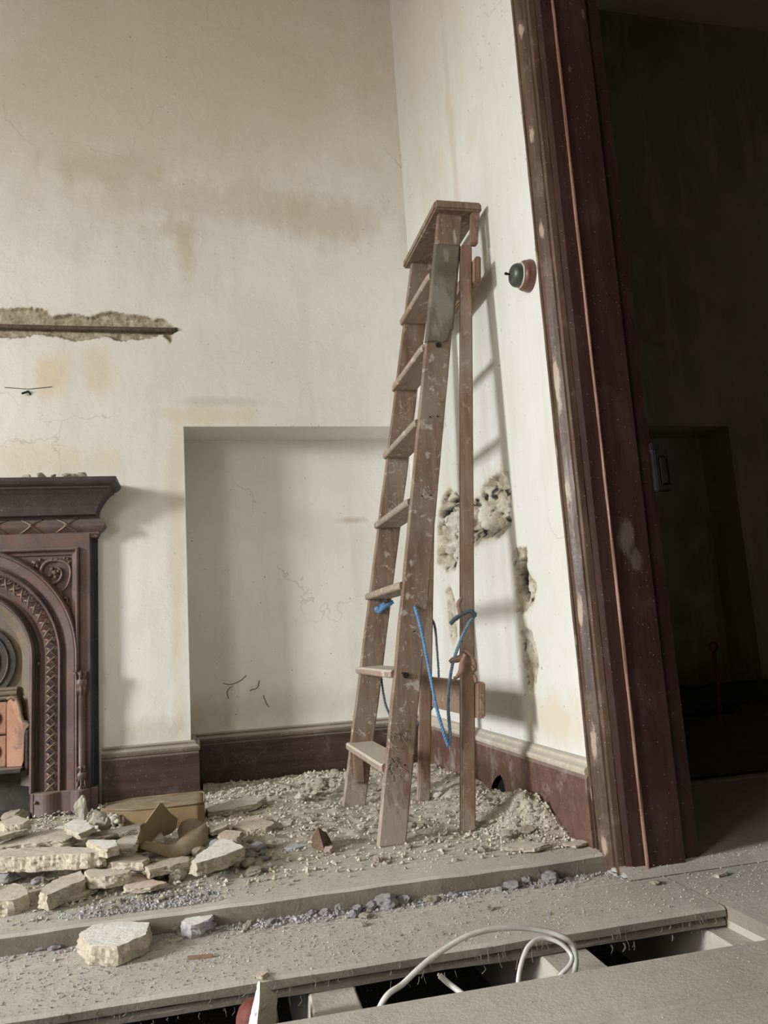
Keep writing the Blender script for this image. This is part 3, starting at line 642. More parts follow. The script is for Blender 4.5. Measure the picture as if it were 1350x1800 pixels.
# rock library
def rock_mesh(name, m, seed, flat=1.0, sub=2, amp=0.28, cuts=4, mats=None):
    bm = bmesh.new(); bmesh.ops.create_icosphere(bm, subdivisions=sub+1, radius=1.0)
    rnd = random.Random(seed); pl = []
    for _ in range(cuts):
        n = Vector((rnd.uniform(-1, 1), rnd.uniform(-1, 1), rnd.uniform(-1, 1))).normalized(); pl.append((n, rnd.uniform(0.5, 0.8)))
    for v in bm.verts:
        p = v.co.copy()
        for n, dd in pl:
            k = p.dot(n)
            if k > dd: p -= n*(k-dd)
        p += v.co.normalized()*amp*noise.fractal(v.co*1.7+Vector((seed*3.1, 0, 0)), 1, 2, 3)
        p += v.co.normalized()*0.10*noise.fractal(p*5.5+Vector((seed, 3, 0)), 1, 2, 3)
        p.z *= flat; v.co = p
    me = bpy.data.meshes.new(name); bm.to_mesh(me); bm.free(); me.materials.append(m); return me
LIB = {}
for nm, m_ in (('cream', M_cream), ('sand', M_sand), ('grey', M_greyst), ('pink', M_pink), ('white', M_painted)):
    LIB[nm] = [rock_mesh('chunk_'+nm, m_, s+hash_, f) for hash_ in (len(nm)*7,) for s, f in ((1, .7), (2, .55), (3, .8), (4, .35), (5, .6), (6, .45))]
def rock(name, x, y, s, kind='cream', z=None, label=None, cat='rubble', group=None, sq=(1, 1, 1), var=None, own=True):
    me = random.choice(LIB[kind]) if var is None else LIB[kind][var]
    o = bpy.data.objects.new(name, me); C.objects.link(o)
    gz = ground(x, y) if z is None else z
    o.scale = (s*sq[0], s*sq[1], s*sq[2]); o.rotation_euler = (random.uniform(-.3, .3), random.uniform(-.3, .3), random.uniform(0, 6.28))
    o.location = (x, y, gz+s*0.36*sq[2])
    tag(o, label, cat, group); return o
def scatter(name, n, fx, smin, smax, kinds, label, group, cat='rubble'):
    for _ in range(n):
        x, y = fx(); s = smin+(smax-smin)*random.random()**2.2
        rock(name, x, y, s, random.choice(kinds), label=label, group=group, cat=cat)
def in_shadowfree(x, y): return all(math.hypot(x-a, y-b) > 0.055 for a, b in FEET)
def f_front():
    while True:
        x = random.uniform(-0.15, 0.93); 
        if random.random() < 0.25+0.75*math.exp(-((x-0.25)/0.22)**2): return x, 1.858-abs(random.gauss(0, 0.022))-0.006
def f_lad():
    while True:
        x = random.uniform(0.16, 0.92); y = random.uniform(2.12, 3.36)
        if in_shadowfree(x, y): return x, y
def f_heap():
    while True:
        x = random.gauss(0.87, 0.055); y = random.gauss(2.24, 0.13)
        if x < 0.912 and y > 1.98: return x, y
def f_pile():
    while True:
        x = random.uniform(-0.68, 0.14); y = random.gauss(2.30, 0.17)
        if 2.0 < y < 2.85: return x, y
def f_grav(): return random.gauss(-0.13, 0.06), 1.94+abs(random.gauss(0, 0.05))
def f_b():
    return random.uniform(-0.42, 1.3), random.uniform(1.56, 1.85)
scatter('mortar_lump', 62, f_front, 0.003, 0.010, ['grey', 'grey', 'grey', 'sand'], 'small grey mortar lump lying along the front edge of the raised plank', 'small mortar lumps along the plank front')
scatter('plaster_crumb', 110, f_lad, 0.005, 0.017, ['cream', 'cream', 'sand'], 'cream plaster crumb on the rubble around the ladder feet', 'plaster crumbs around the ladder')
scatter('plaster_lump', 42, f_heap, 0.005, 0.015, ['cream', 'cream', 'sand'], 'cream plaster lump in the heap against the right skirting', 'plaster lumps heaped at the right skirting')
scatter('rubble_chip', 96, f_pile, 0.006, 0.024, ['cream', 'sand', 'sand', 'grey'], 'small rubble chip among the broken slabs on the left', 'rubble chips among the slabs')
scatter('gravel_piece', 26, f_grav, 0.004, 0.011, ['sand', 'grey', 'cream'], 'gravel piece in the little drift on the plank front left', 'gravel drift on the plank')
scatter('grit_chip', 34, f_b, 0.002, 0.0045, ['sand', 'grey', 'pink', 'cream'], 'tiny chip scattered on the lower boards', 'chips on the lower boards')

# fine grit as one uncountable mesh
def grit(name, n, fx, smin, smax, m, label):
    vs = []; fs = []; rnd = random.Random(len(name)*n)
    for _ in range(n):
        x, y = fx(rnd); gz = ground(x, y)
        if gz < -1: continue
        s = smin+(smax-smin)*rnd.random()**3; b = len(vs)
        pts = [Vector((1, 0, 0)), Vector((0, 1, 0)), Vector((-1, 0, 0)), Vector((0, -1, 0)), Vector((0, 0, .8)), Vector((0, 0, -.5))]
        a = rnd.uniform(0, 6.28); ca, sa = math.cos(a), math.sin(a)
        for p in pts:
            j = Vector((p.x*rnd.uniform(.5, 1.2), p.y*rnd.uniform(.4, 1.1), p.z*rnd.uniform(.5, 1.2)+rnd.uniform(-.2, .2)))
            vs.append((x+s*(j.x*ca-j.y*sa), y+s*(j.x*sa+j.y*ca), gz+s*(j.z+0.3)))
        for f in ((0, 1, 4), (1, 2, 4), (2, 3, 4), (3, 0, 4), (1, 0, 5), (2, 1, 5), (3, 2, 5), (0, 3, 5)): fs.append(tuple(i+b for i in f))
    o = mesh(name, vs, fs, m); tag(o, label, 'grit', kind='stuff')
grit('lower_board_grit', 5200, lambda r: (r.uniform(-.5, 1.0)*r.uniform(.3, 1)-0.05 if r.random() < .6 else r.uniform(-.4, 1.9), 1.555+0.30*r.random()**0.8), 0.0007, 0.0035, M_greyst, 'fine grey grit scattered over the lower boards behind the gap')
grit('cream_board_grit', 2600, lambda r: (r.uniform(-.45, 1.4), 1.555+0.30*r.random()), 0.0008, 0.0032, M_cream, 'fine cream grit scattered over the lower boards behind the gap')
grit('plank_edge_grit', 3000, lambda r: (min(.935, r.gauss(0.25, 0.38)), 1.857-abs(r.gauss(0, .025))), 0.0012, 0.0065, M_greyst, 'fine grey grit drifted against the raised plank')
grit('near_board_grit', 1500, lambda r: (r.uniform(-.2, 1.5), 1.366-r.random()*0.5), 0.0006, 0.0024, M_sand, 'fine sandy grit on the nearest boards')
grit('rubble_bed_grit', 14500, lambda r: (r.uniform(-1.05, .92), 1.99+1.22*r.random()**.9) if r.random() < .8 else (r.uniform(0, .92), r.uniform(3.1, 3.42)), 0.0012, 0.0095, M_cream, 'fine cream plaster grit over the rubble bed')
grit('dark_bed_grit', 2600, lambda r: (r.uniform(-.75, .92), 1.93+1.25*r.random()), 0.001, 0.010, M_sand, 'fine brown grit over the rubble bed')
grit('plank_top_grit', 1800, lambda r: (r.uniform(-.5, .94), 1.87+.2*r.random()), 0.0008, 0.0028, M_sand, 'fine sandy grit on top of the raised plank')
grit('gravel_drift_grit', 2200, lambda r: (r.gauss(-.12, .10), 1.90+abs(r.gauss(0, .06))), 0.001, 0.006, M_greyst, 'grey grit drift on the left of the raised plank')
grit('heap_grit', 2600, lambda r: (min(.918, r.gauss(.85, .07)), max(1.96, r.gauss(2.22, .15))), 0.0012, 0.007, M_cream, 'cream grit on the heap against the right skirting')

# ------------------------------------------------------------------ broken plaster slabs
def slab(name, pix, zt, th, label, top=M_painted, side=M_sand, flare=0.012, tilt=(0, 0), cat='plaster slab', group='broken plaster slabs', n=5, seed=0):
    """slab lying on the floor: outline of the top face (photo survey points) at height zt, thickness th"""
    P = [at(x, y, 2, zt) for x, y in pix]; c = sum(P, Vector())/len(P)
    area_ = sum(P[i].x*P[(i+1) % len(P)].y-P[(i+1) % len(P)].x*P[i].y for i in range(len(P)))
    if area_ < 0: P.reverse()
    out = []
    for i in range(len(P)):                        # ragged outline
        a, b = P[i], P[(i+1) % len(P)]; L = (b-a).length; m_ = max(2, int(L/0.006)); m_ = min(m_, 60)
        nn = Vector((b.y-a.y, a.x-b.x, 0)).normalized()
        for k in range(m_):
            p = a.lerp(b, k/m_); out.append((p+nn*(0.0045*noise.noise(p*38+Vector((seed, 0, 0)))+0.003*noise.noise(p*110+Vector((seed, 7, 0)))), nn))
    N = len(out); L = [0.0, 0.07, 0.2, 0.35, 0.5, 0.65, 0.8, 0.92, 1.0]; vs = []
    for li, t in enumerate(L):
        for i, (p, nn) in enumerate(out):
            off = flare*math.sin(min(1, t*1.25)*math.pi*0.5)*(1 if t < 1 else .5)+((0.005*noise.noise(Vector((p.x*55, p.y*55, t*4+seed)))+0.004*noise.noise(Vector((p.x*150, p.y*150, t*9+seed)))) if t > 0 else 0)
            tz = tilt[0]*(p.x-c.x)+tilt[1]*(p.y-c.y)
            vs.append((p.x+nn.x*off, p.y+nn.y*off, zt-th*t+tz+0.0012*noise.noise(Vector((p.x*40, p.y*40, 3)))))
    fs = []; fm = []
    for li in range(len(L)-1):
        for i in range(N): fs.append((li*N+i, (li+1)*N+i, (li+1)*N+(i+1) % N, li*N+(i+1) % N)); fm.append(1)
    fs.append(tuple(range(N))); fm.append(0); fs.append(tuple(reversed(range((len(L)-1)*N, len(L)*N)))); fm.append(1)
    o = mesh(name, vs, fs, None, mats=[top, side], fm=fm)
    origin(o, (c.x, c.y, zt-th)); tag(o, label, cat, group); return o
SL = [
 ([(139,1642),(163,1626),(193,1619),(261,1621),(256,1643),(206,1664),(159,1662)], 0.036, 0.035, 'big white faced plaster slab lying alone on the lower boards in front', M_painted),
 ([(337,1513),(358,1494),(390,1474),(406,1477),(428,1489),(395,1503),(345,1517)], 0.092, 0.030, 'bright white triangular plaster slab with sandy broken edge right of the hessian', M_painted),
 ([(-60,1500),(0,1493),(67,1489),(120,1488),(166,1491),(185,1496),(150,1500),(108,1501),(60,1505),(0,1506),(-60,1508)], 0.118, 0.036, 'very long thick plaster slab jutting in from the left edge on top of the pile', M_dustface),
 ([(-40,1492),(0,1483),(37,1466),(100,1456),(143,1464),(120,1474),(60,1482),(0,1489)], 0.115, 0.022, 'broad dusty slab behind the long thick slab, below the fireplace plinth', M_dustface),
 ([(116,1447),(135,1439),(150,1443),(166,1454),(139,1466),(118,1455)], 0.140, 0.014, 'small clean white slab tipped up below the fireplace plinth', M_painted),
 ([(71,1563),(100,1544),(142,1530),(150,1545),(114,1560),(83,1574),(72,1570)], 0.078, 0.032, 'cream slab sloping under the front of the long thick slab', M_dustface),
 ([(0,1566),(24,1552),(46,1560),(48,1572),(22,1582),(-10,1584)], 0.072, 0.034, 'blunt sandy block at the bottom left corner of the pile', M_dustface),
 ([(148,1532),(158,1527),(229,1529),(226,1534),(185,1541),(158,1541)], 0.082, 0.026, 'flat rectangular slab just right of the cream sloping slab', M_dustface),
 ([(209,1541),(237,1536),(268,1545),(292,1551),(262,1560),(222,1562)], 0.058, 0.010, 'thin pinkish slab broken across at the front of the pile', M_pink),
 ([(156,1476),(202,1476),(207,1486),(188,1492),(172,1486)], 0.130, 0.022, 'small white edged slab at the right end of the long thick slab', M_painted),
 ([(204,1478),(232,1462),(247,1466),(232,1490),(210,1492)], 0.110, 0.020, 'cream slab wedged left of the upright hessian flap', M_dustface),
 ([(368,1453),(400,1443),(398,1453),(372,1462)], 0.085, 0.012, 'little pale slab just behind the bright white triangular slab', M_dustface),
 ([(384,1466),(396,1459),(427,1461),(414,1476),(388,1474)], 0.085, 0.018, 'pinkish topped slab touching the back of the bright white triangular slab', M_pink),
 ([(408,1453),(430,1440),(450,1436),(486,1446),(466,1455),(440,1458)], 0.070, 0.016, 'wide cracked slab between the bright white triangle and the ladder', M_pink),
 ([(362,1420),(400,1409),(430,1402),(468,1400),(450,1412),(400,1423),(366,1427)], 0.072, 0.020, 'long narrow plaster strip right of the hessian in front of the skirting', M_dustface),
 ([(492,1444),(500,1440),(513,1441),(511,1449),(498,1451)], 0.060, 0.014, 'small square block at the tip of the wide cracked slab', M_dustface),
 ([(170,1508),(230,1500),(262,1508),(250,1516),(190,1516)], 0.090, 0.020, 'sandy slab in shade in front of the hessian flap', M_sand),
 ([(254,1521),(300,1508),(332,1506),(330,1514),(262,1530)], 0.080, 0.018, 'narrow sandy strip running to the bright white triangular slab', M_sand),
 ([(95,1576),(150,1560),(172,1560),(150,1572),(100,1584)], 0.054, 0.010, 'low thin slab under the cream sloping slab', M_dustface),
 ([(500,1490),(520,1484),(545,1481),(538,1486),(512,1492)], 0.052, 0.006, 'flat blue grey slate flake left of the brown fragment', M_slate),
 ([(0,1444),(30,1434),(52,1440),(40,1448),(8,1452)], 0.150, 0.028, 'cream lump slab at the hearth mouth by the left edge', M_cream),
 ([(-20,1465),(40,1452),(50,1458),(20,1464),(-10,1474)], 0.135, 0.014, 'grey thin slab left of the small clean white slab', M_dustface),
 ([(321,1622),(330,1609),(347,1603),(373,1607),(368,1616),(349,1624),(335,1627)], 0.026, 0.025, 'half grey half white painted lump leaning at the plank front on the left', M_painted),
 ([(446,1711),(460,1706),(468,1710),(460,1716)], 0.006, 0.006, 'thin tan flake on the edge of the lower boards above the upright shard', M_pink),
 ([(1254,1536),(1264,1532),(1278,1533),(1264,1539)], 0.006, 0.006, 'thin pale flake on the boards in front of the dark doorway', M_pink),
 ([(880,1488),(925,1478),(965,1483),(940,1492)], 0.052, 0.008, 'flat pale plate of plaster below the heap by the right skirting', M_dustface),
 ([(990,1482),(1020,1476),(1035,1480),(1010,1486)], 0.050, 0.006, 'thin plaster flake on the plank end beside the door frame', M_dustface),
]
for i, (px_, zt, th, lab, tm) in enumerate(SL):
    side = M_sand if tm is not M_slate else M_slate
    if lab.startswith('half grey'): side = M_greyst
    slab('plaster_slab', px_, zt, th, lab, tm, side, flare=0.004 if th > .02 else .002, seed=i*3.7)

rnd = random.Random(42)
for i in range(22):        # lesser broken plates wedged through the pile
    x, y = rnd.uniform(-.62, .02), rnd.uniform(2.10, 2.62)
    if x > -.33 and y > 2.40: y -= .25
    ph = [rnd.uniform(.6, 1.2) for _ in range(6)]; rr = rnd.uniform(.022, .050); a0 = rnd.uniform(0, 6); n_ = rnd.choice((4, 5, 6)); zt = ground(x, y)+rnd.uniform(.006, .030)
    P3 = [Vector((x+rr*ph[k]*math.cos(a0+6.283*k/n_)*1.4, y+rr*ph[k]*math.sin(a0+6.283*k/n_), zt)) for k in range(n_)]
    pix = []
    for p in P3:
        d = p-Vector((0, 0, CH)); pix.append((675+FPX*d.dot(AR)/d.dot(AF), 900-FPX*d.dot(AU)/d.dot(AF)))
    slab('plaster_plate', pix, zt, rnd.uniform(.008, .02), 'small broken plate of plaster wedged among the larger slabs', rnd.choice((M_dustface, M_sand, M_painted, M_dustface)), M_sand, .002, (rnd.uniform(-.25, .25), rnd.uniform(-.2, .2)), 'plaster plate', 'small broken plates in the slab pile', seed=50+i)
def bigrock(px, py, wpx, zg, kind, name, label, var=0, sq=(1, 1, 1), cat='rubble', group='larger loose lumps'):
    p = at(px, py, 2, zg); s = wpx*(p-Vector((0, 0, CH))).dot(AF)/FPX/2
    o = bpy.data.objects.new(name, LIB[kind][var]); C.objects.link(o); o.scale = (s*sq[0], s*sq[1], s*sq[2]); o.rotation_euler = (0, 0, random.uniform(0, 6))
    o.location = (p.x, p.y, zg+s*0.4*sq[2]); tag(o, label, cat, group); return o
BR = [
 (676,1594,44,0,'grey','mortar_lump','largest grey mortar lump against the plank front below the ladder',0,(1,1,.9)),
 (712,1588,28,0,'grey','mortar_lump','grey mortar lump just right of the largest one at the plank front',2,(1,1,.8)),
 (652,1598,24,0,'grey','mortar_lump','pale grey mortar lump just left of the largest one at the plank front',1,(1,1,1.1)),
 (628,1602,22,0,'grey','mortar_lump','squarish pale lump second left of the largest grey lump',0,(1,1,1.2)),
 (596,1606,18,0,'grey','mortar_lump','upright angular grey lump by the plank front',2,(1,.8,1.5)),
 (622,1612,20,0,'grey','mortar_lump','dark grey lump in front of the squarish pale lump',2,(1,1,1)),
 (571,1608,20,0,'grey','mortar_lump','light grey lump at the left of the lump row on the plank front',0,(1,1,1)),
 (550,1607,16,0,'grey','mortar_lump','smooth little grey lump at the far left of the lump row',1,(1,1,1)),
 (640,1614,22,0,'cream','plaster_lump','flat cream piece in front of the lump row',3,(1,1,1)),
 (636,1628,18,0,'cream','plaster_lump','lone cream chip on the lower boards below the lump row',3,(1,.7,1)),
 (757,1586,24,0,'sand','plaster_lump','brownish cream lump right of the grey lumps at the plank front',4,(1,1,.9)),
 (795,1575,14,0,'grey','mortar_lump','small grey lump midway along the plank front',0,(1,1,1)),
 (900,1561,30,0,'grey','mortar_lump','wide grey lump of the pair at the plank front left of the door frame',4,(1,1,.8)),
 (923,1552,22,0,'grey','mortar_lump','rounded grey lump of the pair at the plank front left of the door frame',2,(1,1,1)),
 (968,1549,38,0,'grey','mortar_lump','long grey lump near the right end of the plank front',1,(1.1,.8,.9)),
 (1084,1533,22,0,'white','plaster_lump','whitish lump at the foot of the door frame',0,(1,1,.7)),
 (1101,1541,22,0,'white','plaster_lump','whitish flat lump in front of the door frame foot',4,(1,1,.6)),
 (1281,1501,26,0,'white','plaster_lump','pale lump on the boards at the dark doorway',4,(1,.8,.8)),
 (1153,1555,20,0,'cream','plaster_lump','small flat cream piece on the boards below the door frame',3,(1,.8,.9)),
 (1104,1527,16,0,'cream','plaster_lump','little cream crumb touching the door frame foot',0,(1,1,1)),
 (860,1600,16,0,'sand','plaster_lump','tan crumb alone on the lower boards above the cable',4,(1,1,1)),
 (312,1634,34,0,'sand','plaster_lump','knobbly sandy lump between the big white slab and the painted lump',4,(1,1,.8)),
 (296,1626,24,0,'sand','plaster_lump','knobbly brown lump touching the back of the big white slab',2,(1,1,.9)),
 (98,1668,26,0,'grey','mortar_lump','dark grey lump left of the big white slab',0,(1,1,.6)),
 (72,1670,24,0,'grey','mortar_lump','flat grey lump second left of the big white slab',3,(1,1,.9)),
 (116,1656,22,0,'grey','mortar_lump','grey lump behind the pair left of the big white slab',4,(1,1,.8)),
 (27,1676,14,0,'white','plaster_chip','tiny bright white chip on the lower boards at far left',2,(1,.7,.8)),
 (478,1492,20,.045,'cream','plaster_lump','squarish cream stone right of the dark stones',0,(1,1,1.3)),
 (578,1497,20,.045,'pink','plaster_lump','pinkish stone in front of the brown fragment',4,(1,1,1)),
 (452,1496,34,.05,'grey','mortar_lump','dark grey stone right of the bright white triangular slab',1,(1,.8,.9)),
 (440,1508,30,.045,'grey','mortar_lump','lower dark grey stone right of the bright white triangular slab',5,(1,.8,.9)),
 (468,1511,18,.045,'grey','mortar_lump','small oval grey pebble beside the dark stones',3,(1,.8,.9)),
 (437,1522,30,.045,'sand','plaster_lump','sandy lump in front of the dark stones',1,(1,1,.9)),
 (472,1526,15,.04,'white','plaster_chip','small bright white pebble on the plank in front of the dark stones',0,(1,1,1)),
 (530,1408,22,.055,'white','plaster_chip','bright white oval chip on the rubble near the skirting',3,(1,.8,1.6)),
 (540,1394,18,.065,'cream','plaster_lump','boxy cream lump behind the bright white oval chip',0,(1,1,1.2)),
 (568,1385,30,.07,'sand','plaster_lump','rounded dusty lump against the skirting left of the ladder',4,(1,.9,1.2)),
 (585,1382,14,.08,'cream','plaster_lump','small lump right of the rounded dusty lump at the skirting',2,(1,1,1)),
 (560,1398,26,.06,'cream','plaster_lump','flattish cream lump in front of the rounded dusty lump',5,(1,1,1)),
 (142,1436,34,.095,'cream','plaster_lump','pointed cream lump standing before the fireplace plinth',0,(.8,.6,1.9)),
 (172,1447,34,.11,'cream','plaster_lump','rounded cream lump left of the hessian cushion',4,(1,1,1.2)),
 (183,1456,26,.11,'sand','plaster_lump','round sandy lump against the hessian cushion',2,(1,1,1.2)),
 (28,1446,54,.10,'sand','plaster_lump','broad sandy lump in the hearth mouth',5,(1,.8,1.1)),
 (235,1520,26,.06,'sand','plaster_lump','knobbly sandy lump below the hessian flap',2,(1,1,1)),
 (262,1543,34,.05,'sand','plaster_lump','tan wedge lump right of the thin pinkish slab',3,(1,.8,1.4)),
 (312,1545,34,.045,'cream','plaster_lump','cream lump at the front left of the bright white triangular slab',0,(1,.8,1)),
 (40,1540,48,.06,'grey','mortar_lump','smooth grey stone under the long thick slab',3,(1,.7,1.6)),
 (63,1552,20,.075,'grey','mortar_lump','little grey stone resting below the long thick slab',0,(1,1,1)),
 (12,1548,34,.06,'grey','mortar_lump','pale grey stone low in the pile near the left edge',4,(1,.8,1)),
 (665,1514,22,.04,'pink','plaster_lump','pinkish crumbling lump on the plank in front of the ladder',2,(1,.8,.7)),
 (683,1516,14,.04,'sand','plaster_lump','small brown crumb right of the pinkish lump on the plank',4,(1,.8,.7)),
 (768,1402,26,.045,'white','plaster_lump','pale rounded stone between the two rear ladder legs',4,(1,.8,.9)),
 (940,1444,18,.07,'cream','plaster_lump','topmost cream lump of the heap by the right skirting',0,(1,1,1)),
 (905,1456,22,.06,'cream','plaster_lump','big cream lump on the left slope of the heap by the skirting',2,(1,1,.8)),
 (925,1462,30,.055,'sand','plaster_lump','brown hollowed lump in the middle of the heap by the skirting',4,(1,1,.7)),
 (892,1470,26,.05,'cream','plaster_lump','cream lump at the bottom of the heap by the skirting',0,(1,1,.7)),
 (850,1494,20,.045,'cream','plaster_lump','cream crumb cluster on the plank below the heap',2,(1,1,.6)),
]
for a in BR:
    bigrock(*a[:5], a[5], a[6], a[7], a[8])
# rusty brown triangular fragment
P = [at(x, y, 2, 0.045) for x, y in ((549, 1492), (571, 1498), (583, 1486), (560, 1482))]
ap = P[1].lerp(P[0], .4)+Vector((0.0, 0.015, 0.055)); ap2 = P[2]+Vector((-0.008, 0.004, 0.03)); ap3 = P[0]+Vector((0, 0.005, 0.028))
o = MB(); o.add(P+[ap, ap2, ap3], [(3, 2, 1, 0), (0, 1, 4), (0, 4, 6), (1, 2, 5), (1, 5, 4), (2, 3, 5), (3, 6, 4), (3, 4, 5), (3, 0, 6)])
q = o.build('rusty_fragment', M_brown); fixn(q)
bm = bmesh.new(); bm.from_mesh(q.data); bmesh.ops.subdivide_edges(bm, edges=bm.edges, cuts=3, use_grid_fill=True)
for v in bm.verts: v.co += v.normal*0.003*noise.noise(v.co*60)
bm.to_mesh(q.data); bm.free(); origin(q, P[0]); tag(q, 'dark rusty brown triangular fragment standing on the rubble left of the ladder', 'fragment')
# laths and sticks
def stick(name, a, b, w, h, m, label, cat='lath'):
    a = Vector(a); b = Vector(b); d = (b-a).normalized(); s = d.cross(Vector((0, 0, 1))).normalized()*w/2; n = 10; o = MB(); vs = []
    for i in range(n+1):
        p = a.lerp(b, i/n); k = 1+0.15*noise.noise(p*30)
        vs += [p-s*k, p+s*k, p+s*k+Vector((0, 0, h)), p-s*k+Vector((0, 0, h))]
    fs = [(i*4+j, i*4+(j+1) % 4, (i+1)*4+(j+1) % 4, (i+1)*4+j) for i in range(n) for j in range(4)]+[(3, 2, 1, 0), (n*4, n*4+1, n*4+2, n*4+3)]
    o.add(vs, fs); q = o.build(name, m); fixn(q); origin(q, a); tag(q, label, cat); return q
stick('timber_lath', at(146, 1474, 2, .108), at(250, 1454, 2, .128), .035, .008, M_boardedge, 'grey weathered lath lying from the slabs to the hessian cushion')
stick('timber_lath', at(-20, 1470, 2, .118), at(52, 1456, 2, .118), .03, .008, M_boardedge, 'grey split lath at the left edge below the hearth')
stick('brown_stick', at(330, 1686, 2, .001), at(374, 1682, 2, .001), .006, .005, M_leather, 'short reddish brown stick on the lower boards right of the big white slab', 'stick')
stick('timber_lath', at(485, 1378, 2, .07), at(512, 1384, 2, .066), .012, .006, M_boardedge, 'small pale splinter on the rubble at the alcove skirting')
stick('timber_lath', at(735, 1392, 2, .05), at(815, 1391, 2, .05), .03, .006, M_joist, 'thin pale batten lying behind the rear ladder legs')
# upright shard in the gap and the red thing behind it
o = MB(); y0 = 1.44
F = [at(434, 1830, 1, y0), at(437, 1800, 1, y0), at(444, 1765, 1, y0), at(454, 1725, 1, y0)]
Bk = [at(450, 1830, 1, y0-.012), at(452, 1800, 1, y0-.012), at(456, 1762, 1, y0-.010), at(457, 1724, 1, y0-.004)]
G = [at(487, 1830, 1, y0+.035), at(486, 1790, 1, y0+.035), at(488, 1748, 1, y0+.033), at(478, 1742, 1, y0+.03)]
vs = F+Bk+G
fs = [(0, 1, 5, 4), (1, 2, 6, 5), (2, 3, 7, 6), (4, 5, 9, 8), (5, 6, 10, 9), (6, 7, 11, 10), (3, 11, 7), (8, 9, 1, 0), (9, 10, 2, 1), (10, 11, 3, 2), (0, 4, 8)]
fm = [0, 0, 0]+[1]*8
q = mesh('upright_plaster_shard', vs, fs, None, mats=[M_painted, M_sand], fm=fm); 
bm = bmesh.new(); bm.from_mesh(q.data); bmesh.ops.subdivide_edges(bm, edges=bm.edges, cuts=5, use_grid_fill=True)
for v in bm.verts: v.co += v.normal*0.002*noise.noise(v.co*130)
bm.to_mesh(q.data); bm.free(); origin(q, F[0]); tag(q, 'upright plaster shard with a clean white face standing in the floor gap', 'plaster shard')
o = MB(); c = at(452, 1800, 1, 1.49); rr = 0.036
prof_ = [(0.0, .040), (.012, .0395), (.022, .036), (.030, .028), (.0345, .016), (.036, 0), (.036, -.10), (0, -.10)]
vs = []; N = 20
for r_, z_ in prof_:
    for i in range(N): vs.append((c.x+r_*math.cos(2*math.pi*i/N), c.y+r_*math.sin(2*math.pi*i/N)*.8, c.z+z_))
fs = [(j*N+i, j*N+(i+1) % N, (j+1)*N+(i+1) % N, (j+1)*N+i) for j in range(len(prof_)-1) for i in range(N)]
o.add(vs, fs); q = o.build('red_object', M_red, smooth=True); fixn(q); origin(q, (c.x, c.y, c.z-.1)); tag(q, 'rounded dull red object mostly hidden behind the upright plaster shard in the gap', 'object')

# ------------------------------------------------------------------ cables
def cable(name, pts, label, flat=1.0, r=0.0049, cut=False):
    P = cr(pts, 10); o = MB(); o.tube(P, r, 10)
    q = o.build(name, M_cable, smooth=True); origin(q, P[0]); tag(q, label, 'cable', 'white cables in the floor gap')
    if cut:
        o = MB(); d = (P[0]-P[1]).normalized(); e = MB(); e.tube([P[0]-d*.002, P[0]+d*.004], r*.55, 8); c_ = e.build('cut_core', M_rim, q); c_.matrix_parent_inverse = Matrix.Translation(q.location).inverted(); c_['label'] = 'cut cable core'
    return q
Y = 1.42
c1 = [at(610, 1860, 1, 1.385)+Vector((0, 0, -.06)), at(668, 1770, 1, 1.39), at(710, 1728, 1, 1.41), at(760, 1683, 1, 1.43), at(830, 1642, 1, 1.45), at(900, 1631, 1, 1.46), at(955, 1636, 1, 1.46), at(995, 1650, 1, 1.45), at(1010, 1672, 1, 1.44), at(1012, 1700, 1, 1.42), at(1004, 1722, 1, 1.40), at(975, 1760, 1, 1.39)]
cable('white_cable', c1, 'long white cable arching high over the floor gap')
c2 = [at(906, 1790, 1, 1.40), at(910, 1733, 1, 1.40), at(916, 1695, 1, 1.415), at(930, 1662, 1, 1.43), at(955, 1649, 1, 1.44), at(985, 1658, 1, 1.43), at(1004, 1678, 1, 1.42), at(1003, 1695, 1, 1.405), at(985, 1715, 1, 1.395), at(965, 1745, 1, 1.39)]
cable('white_cable', c2, 'shorter white cable looping under the long arch in the floor gap', r=.0040)
c3 = [at(773, 1715, 1, 1.43), at(790, 1730, 1, 1.425), at(818, 1752, 1, 1.40), at(835, 1775, 1, 1.39)]
cable('white_cable', c3, 'cut off cable stub poking up from the dark gap', cut=True)

# cobwebs hanging from the board edge
o = MB(); rnd = random.Random(5)
for i in range(150):
    x = rnd.uniform(-.35, 1.02); L = rnd.uniform(.004, .016)*(2.2 if rnd.random() < .12 else 1); z = -.019 if rnd.random() < .3 else -.037
    if rnd.random() < .4: z = rnd.uniform(-.02, 0)
    y = 1.5465; o.tube([(x, y, z), (x+rnd.uniform(-.003, .003), y-.002, z-L*.5), (x+rnd.uniform(-.006, .006), y-.001, z-L)], rnd.uniform(.0003, .0008), 4)
for i in range(60):
    x = rnd.uniform(-.4, .95); z = rnd.uniform(.012, .036); o.tube([(x, 1.8605, z), (x+rnd.uniform(-.01, .01), 1.857, z-.008), (x+rnd.uniform(-.015, .015), 1.859, z-.018)], .0005, 4)
q = o.build('cobweb_strands', M_web); tag(q, 'dusty cobweb strands hanging from the board edges', 'cobweb', kind='stuff')

